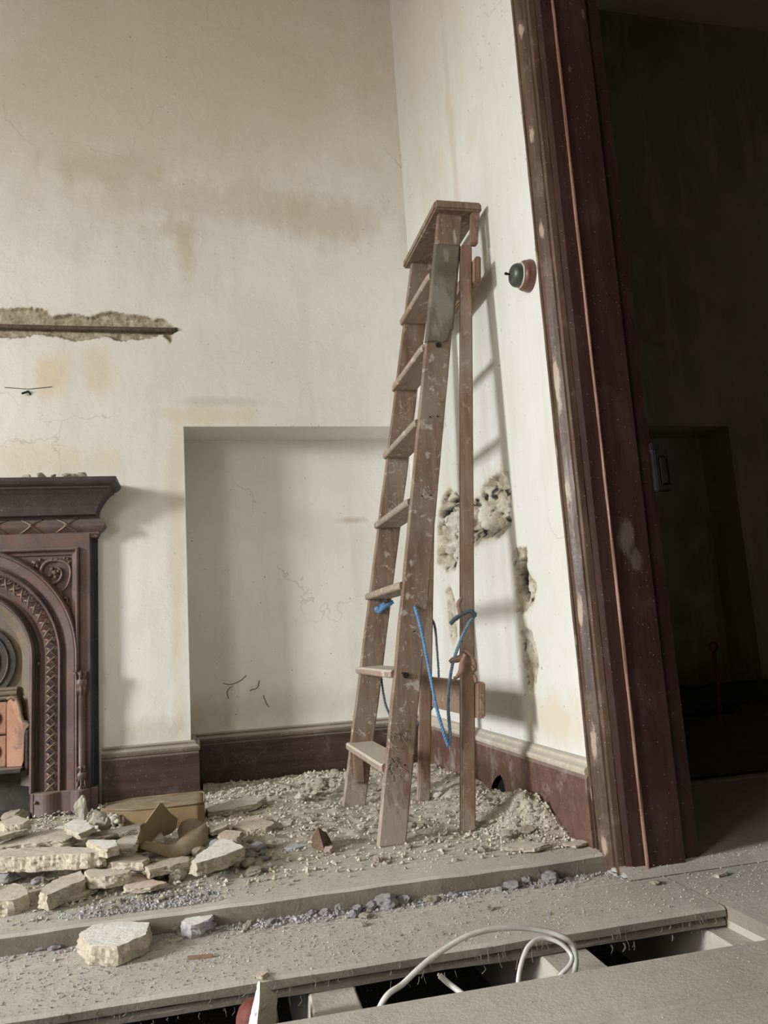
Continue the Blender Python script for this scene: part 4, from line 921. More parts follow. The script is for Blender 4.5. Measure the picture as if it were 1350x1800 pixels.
# ------------------------------------------------------------------ hessian cushion
root = empty('hessian_cushion', (-0.14, 2.80, 0.05), 'torn straw coloured hessian cushion with a ripped flap lying on the rubble', 'cushion')
def grid_obj(name, nu, nv, fn, m, root_, thick=0.0, closed=False, uvs=1.0):
    vs = []; uv = []
    for i in range(nu+1):
        for j in range(nv+1):
            vs.append(fn(i/nu, j/nv)); uv.append((i/nu*uvs, j/nv*uvs))
    fs = [(i*(nv+1)+j, (i+1)*(nv+1)+j, (i+1)*(nv+1)+j+1, i*(nv+1)+j+1) for i in range(nu) for j in range(nv)]
    o = mesh(name, vs, fs, m, smooth=True, uv=uv)
    if thick:
        md = o.modifiers.new('t', 'SOLIDIFY'); md.thickness = thick; md.offset = 0
    if root_: child(o, root_)
    return o
# rounded box body: stadium outline swept vertically
cxL, cxR, cy0, cy1, cz0, cz1 = -0.315, -0.005, 2.66, 2.86, 0.042, 0.118
def outl(t):
    pts = [(cxR, cy0+.01), (cxR, cy1), (cxL+.08, cy1), (cxL+.01, cy1-.05), (cxL-.005, cy1-.12), (cxL+.02, cy0+.04), (cxL+.09, cy0-.0), (cxL+.2, cy0-.012), (cxR-.02, cy0-.005)]
    n = len(pts); s = t*n; i = int(s) % n; f = s-int(s); a = Vector(pts[i]); b = Vector(pts[(i+1) % n]); return a.lerp(b, f)
def body(u_, v_):
    p = outl(u_); c = Vector(((cxL+cxR)/2, (cy0+cy1)/2)); z = cz0+(cz1-cz0)*min(1, v_*1.35)
    k = 1.0 if v_ < 0.70 else 1-(v_-0.70)/0.30
    if v_ >= .70: z = cz1+0.004*math.sin((1-k)*1.57)+.002*noise.noise(Vector((p.x*20, p.y*20, k*3)))
    b_ = 0.006*math.sin(min(v_, .7)/.7*math.pi)+.003*noise.noise(Vector((u_*14, v_*5, 0)))
    q_ = c+(p-c)*(k*(1+b_)); return (q_.x, q_.y, z-0.012*max(0, (-.02-q_.x))/.3*0+(-.018*(q_.x-cxR)/(cxL-cxR)*0))
grid_obj('body', 90, 28, body, M_hess, root, uvs=2.2)
o = MB(); rope_pts = [Vector((outl(t).x, outl(t).y, cz1+.001)) for t in [i/60 for i in range(61)]]
o.tube(rope_pts, .0028, 6); q = o.build('piping', M_hess, root, smooth=True, uv=[(a, b) for a in np.linspace(0, 1, 61) for b in range(6)])
# stuffing bulging at the torn left end
o = MB(); rnd = random.Random(3)
for i in range(70):
    x = cxL+rnd.uniform(-.018, .07); y = cy0+rnd.uniform(-.012, .05)+max(0, (.03-(x-cxL)))*1.2; o.ell((x, y, rnd.uniform(.048, .105)), rnd.uniform(.006, .014), rnd.uniform(.005, .011), rnd.uniform(.006, .013))
q = o.build('stuffing', M_hem, root, smooth=True); q['label'] = 'white fibrous stuffing'
bm = bmesh.new(); bm.from_mesh(q.data)
for v in bm.verts: v.co += Vector((noise.noise(v.co*90), noise.noise(v.co*90+Vector((9, 0, 0))), noise.noise(v.co*90+Vector((0, 9, 0)))))*.004
bm.to_mesh(q.data); bm.free()
# ripped flap standing in front, with curling tongue
def Pq(px, py, y): return at(px, py, 1, y-.085)
flapA = [Pq(238, 1497, 2.36), Pq(243, 1468, 2.40), Pq(258, 1440, 2.45), Pq(276, 1419, 2.52), Pq(285, 1414, 2.56)]
flapB = [Pq(262, 1494, 2.44), Pq(272, 1480, 2.47), Pq(288, 1467, 2.52), Pq(306, 1460, 2.58), Pq(312, 1440, 2.62)]
A1, B1 = cr(flapA, 6), cr(flapB, 6)
def flap(u_, v_):
    i = min(len(A1)-1, int(round(u_*(len(A1)-1)))); p = A1[i].lerp(B1[i], v_); p = p+Vector((0, -.022*math.sin(v_*math.pi), .004*math.sin(u_*9))); return tuple(p)
grid_obj('torn_flap', 24, 14, flap, M_hess, root, 0.004, uvs=.5)
A2 = cr([Pq(244, 1492, 2.36), Pq(275, 1500, 2.33), Pq(305, 1508, 2.33), Pq(335, 1500, 2.36), Pq(362, 1480, 2.43), Pq(366, 1460, 2.50)], 6)
B2 = cr([Pq(262, 1484, 2.42), Pq(285, 1487, 2.42), Pq(306, 1486, 2.43), Pq(318, 1472, 2.46), Pq(340, 1459, 2.50), Pq(356, 1452, 2.56)], 6)
def tong(u_, v_):
    i = min(len(A2)-1, int(round(u_*(len(A2)-1)))); p = A2[i].lerp(B2[i], v_)+Vector((0, 0, .012*math.sin(v_*math.pi))); return tuple(p)
grid_obj('curled_tongue', 30, 12, tong, M_hess, root, 0.004, uvs=.6)
A3 = cr([Pq(312, 1462, 2.56), Pq(320, 1446, 2.60), Pq(340, 1440, 2.62), Pq(362, 1450, 2.60)], 6); B3 = cr([Pq(316, 1474, 2.50), Pq(330, 1466, 2.50), Pq(348, 1462, 2.50), Pq(366, 1466, 2.48)], 6)
grid_obj('back_fold', 18, 8, lambda u_, v_: tuple(A3[min(18, int(round(u_*18)))].lerp(B3[min(18, int(round(u_*18)))], v_)), M_hess, root, 0.004, uvs=.4)

# ------------------------------------------------------------------ stepladder
LAD = empty('stepladder', (0.60, 2.47, A), 'old paint spattered wooden stepladder standing open against the right wall', 'ladder')
ZT = 1.945
def fx(z): return 0.443+(z-A)*0.1815                 # front edge of the front stiles
def ny_(z): return 2.187+(z-A)*0.0545                # outer face of near stile
def fy_(z): return 4.95-ny_(z)
SW, ST = 0.078, 0.024
def stile(side):
    o = MB(); n = 46; vs = []
    for i in range(n+1):
        z = A+(ZT-A)*i/n; x = fx(z); w = SW+0.006*(z/ZT); yo = ny_(z) if side < 0 else fy_(z); yi = yo+ST if side < 0 else yo-ST
        j = 0.0018*noise.noise(Vector((z*9, side, 1))); b = .004
        ys = (yo, yi) if side < 0 else (yi, yo)
        vs += [(x+b+j, ys[0], z), (x+w-b, ys[0], z), (x+w+j, ys[0]+b, z), (x+w+j, ys[1]-b, z), (x+w-b, ys[1], z), (x+b, ys[1], z), (x+j, ys[1]-b, z), (x+j, ys[0]+b, z)]
    fs = [(i*8+j, i*8+(j+1) % 8, (i+1)*8+(j+1) % 8, (i+1)*8+j) for i in range(n) for j in range(8)]+[tuple(reversed(range(8))), tuple(range(n*8, n*8+8))]
    o.add(vs, fs); return o.build('front_stile', M_stile, LAD)
stile(-1); stile(1)
for z in (0.248, 0.497, 0.745, 0.992, 1.240, 1.487, 1.735):
    y0 = ny_(z)+ST; y1 = fy_(z)-ST; x0 = fx(z)-0.016; x1 = fx(z)+SW-.004; t = .022
    plan = [(x0+.016, y0), (x0+.006, y0-.0), (x0+.001, y0+.008), (x0, y0+.02), (x0, y1-.02), (x0+.001, y1-.004), (x0+.006, y1), (x0+.016, y1), (x1, y1), (x1, y0)]
    # nose housing runs across the stile edges
    plan = [(x0+.015, ny_(z)+ST), (x0+.015, ny_(z)+.012), (x0+.006, ny_(z)+.010), (x0+.001, ny_(z)+.018), (x0, ny_(z)+.03), (x0, fy_(z)-.02), (x0+.001, fy_(z)-.006), (x0+.006, fy_(z)+.001), (x0+.015, fy_(z)), (x0+.015, fy_(z)-ST), (x1, y1), (x1, y0)]
    k = len(plan); cxx = sum(p[0] for p in plan)/k; cyy = sum(p[1] for p in plan)/k; vs = []
    for dz, ins in ((-t, .004), (-t+.004, .0), (-.005, 0), (0, .005)):
        for (x, y) in plan: vs.append((x+(ins if x < cxx else 0), y, z+dz))
    fs = [(l*k+j, l*k+(j+1) % k, (l+1)*k+(j+1) % k, (l+1)*k+j) for l in range(3) for j in range(k)]+[tuple(reversed(range(k))), tuple(range(3*k, 4*k))]
    q = mesh('tread', vs, fs, M_tread); fixn(q); twomat(q, 0, M_treaddust if z < .6 else M_tread, M_tread); child(q, LAD)
# cap board
o = MB(); cx0, cx1, cya, cyb = 0.768, 0.930, 2.262, 2.688
vs = []
for (x, y, z) in ((cx0, cya, ZT), (cx1, cya, ZT), (cx1, cyb, ZT), (cx0, cyb, ZT), (cx0+.003, cya, ZT+.032), (cx1, cya, ZT+.032), (cx1, cyb, ZT+.032), (cx0+.003, cyb, ZT+.032)): vs.append((x, y, z))
o.hexa([Vector(v) for v in vs]); q = o.build('top_cap', M_stile, LAD, bevel=.006, seg=3)
# blocks under the cap that carry the rear frame hinge
for y in (2.268, 2.655):
    o = MB(); o.hexa([Vector(p) for p in ((.884, y, 1.832), (.908, y, 1.832), (.908, y+.024, 1.832), (.884, y+.024, 1.832), (.896, y, ZT), (.924, y, ZT), (.924, y+.024, ZT), (.896, y+.024, ZT))]); o.build('hinge_block', M_rear, LAD, bevel=.003)
# rear legs
def rleg(ya, yb):
    o = MB(); xa0, xa1, xb0, xb1 = .692, .733, .852, .888; zt = 1.83
    o.hexa([Vector(p) for p in ((xa0, ya, A), (xa1, ya, A), (xa1, ya+.028, A), (xa0, ya+.028, A), (xb0, yb, zt), (xb1, yb, zt), (xb1, yb+.028, zt), (xb0, yb+.028, zt))]); return o.build('rear_leg', M_rear, LAD, bevel=.004)
rleg(2.228, 2.270); rleg(2.694, 2.652)
def rx(z): return .733+(z-A)*.087
for z0, z1, ya, yb in ((.345, .445, 2.205, 2.74), (1.690, 1.775, 2.24, 2.71)):
    o = MB(); xa, xb = rx(z0), rx(z1)
    o.hexa([Vector(p) for p in ((xa, ya, z0), (xa+.02, ya, z0), (xa+.02, yb, z0), (xa, yb, z0), (xb, ya, z1), (xb+.02, ya, z1), (xb+.02, yb, z1), (xb, yb, z1))]); o.build('rear_rail', M_rear, LAD, bevel=.004)
# cleat under the bottom tread and tie blocks
o = MB(); o.box(fx(.2)+.012, fx(.2)+.046, fy_(.2)-ST-.018, fy_(.2)-ST, .118, .226); o.build('cleat', M_rear, LAD, bevel=.003)
# bolts
for (px, py) in ((713, 1187), (770, 607)):
    p = at(px, py, 1, ny_(.48 if py > 1000 else 1.5)); o = MB(); o.tube([p+Vector((0, .004, 0)), p+Vector((0, -.006, 0))], .009, 6); o.tube([p, p+Vector((0, -.010, 0))], .004, 8); o.build('bolt', M_black, LAD)
for (px, py) in ((707, 1183), (756, 733), (769, 732), (742, 872), (757, 871), (728, 1110), (712, 1345), (698, 1347)):
    p = at(px, py, 1, 2.2); z = p.z; p = at(px, py, 1, ny_(z)); o = MB(); o.tube([p+Vector((0, .004, 0)), p+Vector((0, -.0012, 0))], .0028, 6); o.build('nail_head', M_black, LAD)
# canvas patch lapped round the near stile
def patchf(u_, v_):
    z = 1.492+.34*v_
    w = SW+.006; x = fx(z)-.003+u_*(w+.006 if v_ > .12 else w*(0.93+.6*v_)); y = ny_(z)-.0022-.0014*noise.noise(Vector((x*50, z*25, 0)))
    if u_ == 0: y += .012
    if u_ >= .999: y += .010
    zz = z+.006*noise.noise(Vector((x*60, 3, 0))) if v_ == 0 else z
    return (x, y, zz)
q = grid_obj('canvas_patch', 16, 50, patchf, M_canvas, LAD, 0.0012, uvs=.35); q['label'] = 'pale weathered canvas patch'
# straw tuft caught on the stile
p = at(776, 703, 1, ny_(1.3)-.003); o = MB(); rnd = random.Random(8)
for i in range(34):
    d = Vector((rnd.uniform(-1, 1), rnd.uniform(-.4, 0), rnd.uniform(-.6, .6)))*.013; o.tube([p-d*.5, p+Vector((0, -.003, rnd.uniform(-.003, .003))), p+d], .0005, 4)
q = o.build('straw_tuft', M_hess, LAD, uv=[(0, 0)]*len(o.v))
# dust cobwebs on the lower near stile
o = MB(); rnd = random.Random(12)
for i in range(34):
    px = rnd.gauss(693, 9); py = rnd.choice([rnd.gauss(1330, 25), rnd.gauss(1288, 8), rnd.gauss(1370, 18)]); p = at(px, py, 1, ny_(.25)-.0015)
    q_ = [p]; 
    for k in range(3): q_.append(q_[-1]+Vector((rnd.uniform(-.008, .008), -.0006, rnd.uniform(-.009, .006))))
    o.tube(q_, .0011, 4)
o.build('dirt_strands', M_web, LAD)
# stay ropes
yr = 2.232; o = MB()
pr = [(729, 1066, yr-.004), (731, 1072, yr-.020), (740, 1105, yr-.028), (752, 1165, yr-.030), (766, 1238, yr-.022), (780, 1288, yr-.014), (788, 1312, yr-.010)]
rope(o, [at(*[a, b], 1, c) for a, b, c in pr], .0052, .026)
q = o.build('stay_rope', M_rope, LAD, smooth=True); q['label'] = 'bright blue stay rope'
o = MB(); pr = [(788, 1312, yr-.010), (791, 1290, yr-.010), (788, 1240, yr-.010), (793, 1180, yr-.006), (806, 1135, yr-.014), (822, 1100, yr-.012), (836, 1081, yr+.006)]
rope(o, [at(a, b, 1, c) for a, b, c in pr], .0052, .026)
q = o.build('stay_rope', M_ropegr, LAD, smooth=True)
o = MB(); yq = 2.70
pr = [(665, 1110, 2.735), (670, 1190, 2.73), (682, 1250, 2.72), (710, 1282, 2.71), (740, 1268, 2.70), (762, 1238, 2.69), (771, 1200, 2.685), (768, 1140, 2.685), (764, 1100, 2.69), (755, 1083, 2.70)]
rope(o, [at(a, b, 1, c) for a, b, c in pr], .0048)
o.build('stay_rope', M_ropedk, LAD, smooth=True)
o = MB(); rope(o, [at(a, b, 1, 2.225) for a, b in ((836, 1081), (826, 1074), (812, 1080), (800, 1088), (792, 1096))], .0065)
o.build('rope_hitch', M_ropedk, LAD, smooth=True)
o = MB(); zc = at(675, 1068, 1, fy_(.65)-ST-.008)
rope(o, [zc+Vector(v) for v in ((-.03, .0, -.004), (-.018, -.010, -.012), (-.004, -.014, .004), (.004, -.004, .012), (-.008, .0, .006), (-.014, -.012, -.004), (.0, -.018, .002), (.018, -.012, .010), (.030, -.006, .018))], .0075, .03)
o.ell(zc+Vector((-.024, -.006, -.004)), .012, .009, .010)
q = o.build('rope_knot', M_rope, LAD, smooth=True); q['label'] = 'blue knotted rope end on the far stile'

# leather scrap tied on the near rear leg
o = None
def strip(name, pts, w, m, root_, th=.0025):
    P = cr(pts, 8); vs = []; uv = []
    for i, p in enumerate(P):
        d = (P[min(i+1, len(P)-1)]-P[max(0, i-1)]).normalized(); s = d.cross(Vector((.3, 1, .2))).normalized(); ww = w*(0.35+0.65*math.sin(min(1, .15+i/(len(P)-1)*1.0)*math.pi*.9))
        for k in range(5): vs.append(p+s*ww*(k/4-.5)+Vector((0, -.004*math.sin(k/4*math.pi), 0))); uv.append((i/9, k/5))
    n = 5; fs = [(i*n+j, (i+1)*n+j, (i+1)*n+j+1, i*n+j+1) for i in range(len(P)-1) for j in range(n-1)]
    q = mesh(name, vs, fs, m, smooth=True, uv=uv); md = q.modifiers.new('t', 'SOLIDIFY'); md.thickness = th
    if root_: child(q, root_)
    return q
LE = empty('leather_scrap', at(812, 1170, 1, 2.235), 'curled brown leather scrap tied around the near rear ladder leg', 'leather scrap')
strip('tongue', [at(a, b, 1, 2.222) for a, b in ((816, 1143), (825, 1150), (833, 1168), (833, 1178), (829, 1170))], .018, M_leather, LE)
strip('tongue', [at(a, b, 1, 2.218) for a, b in ((818, 1150), (812, 1166), (810, 1180), (803, 1190), (797, 1192))], .016, M_leather, LE)
strip('tongue', [at(a, b, 1, 2.222) for a, b in ((818, 1150), (806, 1158), (796, 1160), (790, 1164))], .02, M_leather, LE)
strip('tongue', [at(a, b, 1, 2.224) for a, b in ((833, 1186), (836, 1193), (836, 1200))], .012, M_leather, LE)
strip('tongue', [at(a, b, 1, 2.225) for a, b in ((812, 1050), (806, 1062), (808, 1080), (802, 1090))], .014, M_leather, LE)

# ------------------------------------------------------------------ iron conduit in the chased slot
o = MB(); o.tube([(x, YB+.002+.0015*math.sin(x*9), 1.9045+.004*(x+.75)) for x in np.linspace(-1.5, -.095, 30)]+[(-.085, YB+.002, 1.9075), (-.066, YB-.004, 1.911)], [.0095]*30+[.0095, .007], 12)
q = o.build('iron_conduit', M_pipe, smooth=True); origin(q, (-.75, YB, 1.9)); tag(q, 'rusty iron conduit pipe lying in the broken slot above the mantel', 'pipe')
# bent nail with scribble mark
o = MB(); o.tube([at(38, 692, 1, YB-.012), at(50, 688, 1, YB-.006), at(54, 694, 1, YB+.002)], [.004, .005, .004], 6); o.tube([at(8, 681, 1, YB-.002), at(50, 684, 1, YB-.001), at(92, 680, 1, YB-.002)], .0012, 5)
q = o.build('wall_nail', M_black); tag(q, 'bent black nail and wire on the wall between conduit and mantel', 'nail')
# dead plant tendrils low in the alcove
o = MB()
for pts in (((392, 1201), (405, 1203), (420, 1198), (433, 1188)), ((402, 1228), (399, 1218), (403, 1210), (410, 1206)), ((440, 1213), (452, 1209), (456, 1196)), ((463, 1222), (468, 1236), (473, 1243))):
    o.tube(cr([at(a, b, 1, YN-.003) for a, b in pts], 5), .0016, 5)
q = o.build('dried_tendrils', M_brown); tag(q, 'dry dark tendrils clinging to the alcove wall above the skirting', 'tendrils')

# ------------------------------------------------------------------ round switch on the right wall
SWP = at(932, 485, 0, XW); 
sw = empty('light_switch', SWP, 'old round toggle light switch beside the door frame', 'light switch')
def lathex(name, c, prof_, m, root_):
    N = 40; vs = []
    for d_, r_ in prof_:
        for i in range(N): a = 2*math.pi*i/N; vs.append((c.x-d_, c.y+r_*math.cos(a), c.z+r_*math.sin(a)))
    fs = [(j*N+i, j*N+(i+1) % N, (j+1)*N+(i+1) % N, (j+1)*N+i) for j in range(len(prof_)-1) for i in range(N)]+[tuple(range((len(prof_)-1)*N, len(prof_)*N))]
    q = mesh(name, vs, fs, m, smooth=True); fixn(q); child(q, root_); return q
SWP = Vector((XW, SWP.y, SWP.z))
lathex('pattress', SWP, [(0, .046), (.008, .0465), (.013, .045), (.0155, .0425), (.017, .044), (.022, .0435), (.027, .040), (.030, .035), (.0301, .0)], M_pattress, sw)
lathex('rim', SWP, [(.0300, .0365), (.033, .0370), (.035, .0355), (.035, .02)], M_rim, sw)
lathex('cover', SWP, [(.0345, .034), (.045, .034), (.052, .031), (.057, .026), (.060, .017), (.0605, .0)], M_dome, sw)
o = MB(); o.tube([SWP+Vector((-.060, 0, .002)), SWP+Vector((-.068, .001, .003)), SWP+Vector((-.074, .001, .004))], [.003, .0028, .0045], 10); o.ell(SWP+Vector((-.075, .001, .004)), .004, .0045, .0045); o.build('toggle', M_black, sw, smooth=True)
o = MB(); o.tube([SWP+Vector((-.058, 0, 0)), SWP+Vector((-.063, 0, 0))], [.010, .007], 16); o.build('collar', M_dome, sw)

# ------------------------------------------------------------------ cast-iron fireplace
XC, ZCc = -0.842, 0.600; HW = 0.468; YFR = 3.105
FP = empty('cast_iron_fireplace', (XC, YB, A), 'ornate rusty cast iron arched fireplace with moulded mantel shelf', 'fireplace')
def ringpath(z0, na=64, nl=14, rb=0.4):
    out = []
    for i in range(nl): z = z0+(ZCc-z0)*i/nl; out.append((XC, z, 1, 0))
    for i in range(na+1): a = math.pi*i/na; out.append((XC, ZCc, math.cos(a), math.sin(a)))
    for i in range(nl): z = ZCc-(ZCc-z0)*(i+1)/nl; out.append((XC, z, -1, 0))
    return out
def ring(name, prof_, m, z0=0.13, smooth=True, back=None):
    P = ringpath(z0); k = len(prof_); vs = []
    for (cx, cz, nx_, nz_) in P:
        for r_, out in prof_: vs.append((cx+nx_*r_, YFR-out, cz+nz_*r_))
    fs = [(i*k+j, i*k+j+1, (i+1)*k+j+1, (i+1)*k+j) for i in range(len(P)-1) for j in range(k-1)]
    q = mesh(name, vs, fs, m, smooth=False); child(q, FP); return q
def halfr(r0, r1, h, base=0, n=6): return [(r0+(r1-r0)*i/n, base+h*math.sin(math.pi*i/n)) for i in range(n+1)]
# arch surround: opening bead, cove, ornament band, moulding, flat, outer roll
ring('arch_surround', [(.236, -.10), (.240, -.012)]+halfr(.240, .256, .010, -.006)+[(.2565, -.030), (.262, -.034), (.275, -.030), (.288, -.020), (.290, -.012)]+[(.334, -.012), (.335, 0.0)]+halfr(.336, .349, .010)+[(.3495, -.010), (.357, -.012), (.360, -.004), (.364, -.004), (.365, 0.0), (.392, .004), (.3925, .016)]+halfr(.3925, .408, .009, .012)+[(.4085, 0.0), (.409, -.012)], M_iron)
# leaf and lattice ornament
o = MB(); L1 = ZCc-0.13; RB = .312; tot = L1*2+math.pi*RB; step = .0335; n = int(tot/step)
def onpath(s, r):
    if s < L1: return Vector((XC+r, 0, .13+s)), Vector((0, 0, 1)), Vector((1, 0, 0))
    if s > L1+math.pi*RB: return Vector((XC-r, 0, ZCc-(s-L1-math.pi*RB))), Vector((0, 0, -1)), Vector((-1, 0, 0))
    a = (s-L1)/RB; nn = Vector((math.cos(a), 0, math.sin(a))); return Vector((XC, 0, ZCc))+nn*r, Vector((-nn.z, 0, nn.x)), nn
def opt(s, r, out): p, _, _ = onpath(s, r); p.y = YFR-out; return p
for i in range(n+1):
    s = i*tot/n
    if s+step > tot: break
    o.tube([opt(s+step*t, .293+.038*(t**1.4), -.008+.007*math.sin(t*math.pi)) for t in (0, .2, .4, .6, .8, 1)], [.002, .0034, .004, .004, .003, .0015], 5)
    o.tube([opt(s+step*t, .331-.036*(t**.8), -.008+.006*math.sin(t*math.pi)) for t in (0, .25, .5, .75, 1)], [.0015, .003, .003, .0025, .0015], 5)
    o.tube([opt(s+step*(.35+.55*t), .300+.012*math.sin(t*3.1), -.004) for t in (0, .33, .66, 1)], .0024, 5)
    o.ell(opt(s+step*.5, .327, -.008), .0035, .004, .0035, 6, 4); o.ell(opt(s+step*.9, .299, -.007), .003, .004, .003, 6, 4)
q = o.build('leaf_ornament', M_ironorn, FP, smooth=True)
# front plate between arch and rectangle
def plate(name, rin, hx, ztop, z0, out, m, outw=None):
    P = ringpath(z0, 64, 14); vs = []; 
    for (cx, cz, nx_, nz_) in P:
        vs.append((cx+nx_*rin, YFR-out, cz+nz_*rin))
        if nz_ == 0: vs.append((cx+nx_*hx, YFR-out, cz))
        else:
            H = ztop-ZCc; t = min(hx/max(1e-6, abs(nx_)), H/max(1e-6, nz_)); vs.append((cx+nx_*t, YFR-out, cz+nz_*t))
    fs = [(i*2, i*2+1, i*2+3, i*2+2) for i in range(len(P)-1)]; q = mesh(name, vs, fs, m); child(q, FP); return q
plate('spandrel_plate', .405, .408, .988, .13, -.012, M_iron)
# frame bands round the spandrel
def frame2(name, hx0, hx1, z1a, z1b, z0, prof_, m):     # prof (t 0..1, out)
    o = MB(); vs = []; k = len(prof_)
    for sx, zt in ((1, 0), (1, 1), (-1, 1), (-1, 0)):
        for t, out in prof_:
            h = hx0+(hx1-hx0)*t; z = z1a+(z1b-z1a)*t
            vs.append((XC+sx*h, YFR-out, z if zt else z0))
    fs = [(i*k+j, i*k+j+1, (i+1)*k+j+1, (i+1)*k+j) for i in range(3) for j in range(k-1)]; o.add(vs, fs); return o.build(name, m, FP)
frame2('spandrel_frame', .382, .408, .966, .992, .545, [(0, -.012), (.05, -.003), (.45, -.001), (.5, .0), (.55, .012)]+[(.55+.45*i/5, .012+.007*math.sin(math.pi*i/5)) for i in range(1, 6)]+[(1.0, -.002)], M_iron)
frame2('outer_band', .408, .446, .992, 1.045, .13, [(0, -.002), (.03, .002), (.97, .002), (1, -.004)], M_iron)
frame2('edge_steps', .446, .468, 1.045, 1.055, .10, [(0, -.004), (.1, -.03), (.3, -.032), (.35, -.045), (.6, -.045), (.65, -.065), (1, -.07), (1, -.13)], M_irondk)
# colonnettes
for sx in (1, -1):
    cx = XC+sx*.417-.0*sx; o = MB(); yc = YFR-.010
    prf = [(.130, .0185), (.140, .019), (.146, .012), (.160, .013), (.172, .018), (.178, .019), (.184, .018), (.188, .014), (.200, .015), (.208, .0165), (.212, .0125), (.30, .0125), (.465, .0120), (.468, .015), (.480, .0165), (.487, .015), (.492, .019), (.500, .0205), (.507, .019), (.511, .016), (.522, .018), (.538, .022)]
    N = 20; vs = [(cx+r_*math.cos(2*math.pi*i/N), yc+r_*math.sin(2*math.pi*i/N), z_) for z_, r_ in prf for i in range(N)]
    fs = [(j*N+i, j*N+(i+1) % N, (j+1)*N+(i+1) % N, (j+1)*N+i) for j in range(len(prf)-1) for i in range(N)]+[tuple(range((len(prf)-1)*N, len(prf)*N))]
    o.add(vs, fs)
    for i in range(8):
        a = i*math.pi/4; d = Vector((math.cos(a), math.sin(a), 0)); c = Vector((cx, yc, 0))
        o.tube([c+d*.017+Vector((0, 0, .513)), c+d*.023+Vector((0, 0, .530)), c+d*.029+Vector((0, 0, .545))], [.004, .006, .0015], 6)
        o.tube([c+d*.013+Vector((0, 0, .168)), c+d*.017+Vector((0, 0, .150)), c+d*.020+Vector((0, 0, .136))], [.002, .005, .003], 6)
        o.tube([c+d*.0125+Vector((0, 0, .190)), c+d*.016+Vector((0, 0, .205)), c+d*.014+Vector((0, 0, .214))], [.003, .004, .001], 6)
        o.tube([c+d*.015+Vector((0, 0, .487)), c+d*.015+Vector((0, 0, .472)), c+d*.013+Vector((0, 0, .455))], [.004, .0035, .001], 6)
    o.build('colonnette', M_iron, FP, smooth=True)
# plinth blocks with two lobes
for sx in (1, -1):
    pl = [(.245, .0), (.250, .012), (.258, .02)]+[(.262+.083*i/8, .018+.018*math.sin(math.pi*i/8)) for i in range(9)]+[(.350, .016), (.376, .018)]+[(.380+.064*i/8, .018+.026*math.sin(math.pi*i/8)) for i in range(9)]+[(.447, .004), (.468, -.004), (.468, -.125)]
    vs = []; z0, z1 = .0405, .132
    for z, e_ in ((z0, 0), (z1-.003, 0), (z1, -.003)):
        for h, out in pl: vs.append((XC+sx*h, YFR-out-e_*0+(.003 if e_ else 0), z))
    k = len(pl); fs = [(l*k+j, l*k+j+1, (l+1)*k+j+1, (l+1)*k+j) for l in range(2) for j in range(k-1)]
    n0 = len(vs); vs += [(XC+sx*.245, YFR+.12, z1), (XC+sx*.468, YFR+.12, z1), (XC+sx*.245, YFR+.12, z0)]; fs += [tuple(list(range(2*k, 3*k))+[n0+1, n0]), (0, 2*k, n0, n0+2)]
    q = mesh('plinth', vs, fs, M_iron); child(q, FP)
# spandrel scrolls (both corners, mirrored)
for sx in (1, -1):
    o = MB()
    def SP(px, py, out=0.0):
        p = at(px, py, 1, YFR+.008); p.x = XC+sx*(p.x-XC); p.y = YFR+.012-out; return p
    def T(pts, r, out=.006): 
        P = cr([SP(a, b, out) for a, b in pts], 5); n_ = len(P)
        o.tube(P, [max(.0010, 1.35*r*(1-.75*abs(2*i/(n_-1)-1)**3)) for i in range(n_)], 7)
    T([(107, 1040), (118, 1030), (124, 1010), (122, 995), (113, 988), (100, 985), (84, 987), (74, 997), (72, 1011), (78, 1022), (90, 1026), (103, 1021), (109, 1010), (105, 1000), (95, 998), (89, 1005)], .0045)
    T([(64, 1020), (72, 1030), (84, 1036), (97, 1038), (106, 1041), (109, 1052), (112, 1068), (118, 1080), (124, 1092)], .004)
    T([(0, 984), (16, 985), (32, 992), (45, 1002), (56, 1013)], .006); T([(4, 990), (22, 992), (38, 1002), (48, 1012)], .004); T([(30, 990), (42, 995), (48, 1006)], .0035)
    for (px, py, r_) in ((62, 989, .016), (58, 996, .010), (66, 995, .010), (71, 984, .007), (97, 1006, .014), (92, 1000, .010), (103, 1004, .010), (98, 1014, .009), (88, 1012, .008), (76, 1026, .006), (67, 1018, .006), (117, 1060, .010), (121, 1070, .009), (115, 1052, .007), (103, 1055, .007), (100, 1062, .006), (119, 982, .007), (114, 981, .006), (122, 989, .006), (92, 984, .006), (84, 988, .005), (101, 984, .005), (121, 1084, .006), (107, 1066, .005)):
        a_ = random.uniform(0, 3); rot = Matrix.Rotation(a_, 3, 'Y'); o.ell(SP(px, py, .004), r_*.9, .009, r_*.5, 8, 5, rot); 
        for k in range(3):
            d = Vector((math.cos(a_+k-1), 0, math.sin(a_+k-1)))*r_*.95; c = SP(px, py, .008); o.tube([c-d, c+Vector((0, -.004, 0)), c+d], [.001, .003, .001], 5)
    for k in range(5):
        a = -.6+k*.32; c = SP(50, 1010, .006); d = Vector((-math.cos(a)*sx, 0, math.sin(a)))*.026; o.tube([c, c+d*.5+Vector((0, -.003, 0)), c+d], [.002, .0035, .001], 5)
        c = SP(119, 1058, .006); d = Vector((math.sin(a-.3)*.5*sx, 0, math.cos(a-.3)))*.022; o.tube([c-d*.8, c+Vector((0, -.003, 0)), c+d*.8], [.001, .003, .001], 5)
    o.build('scroll_ornament', M_ironorn, FP, smooth=True)
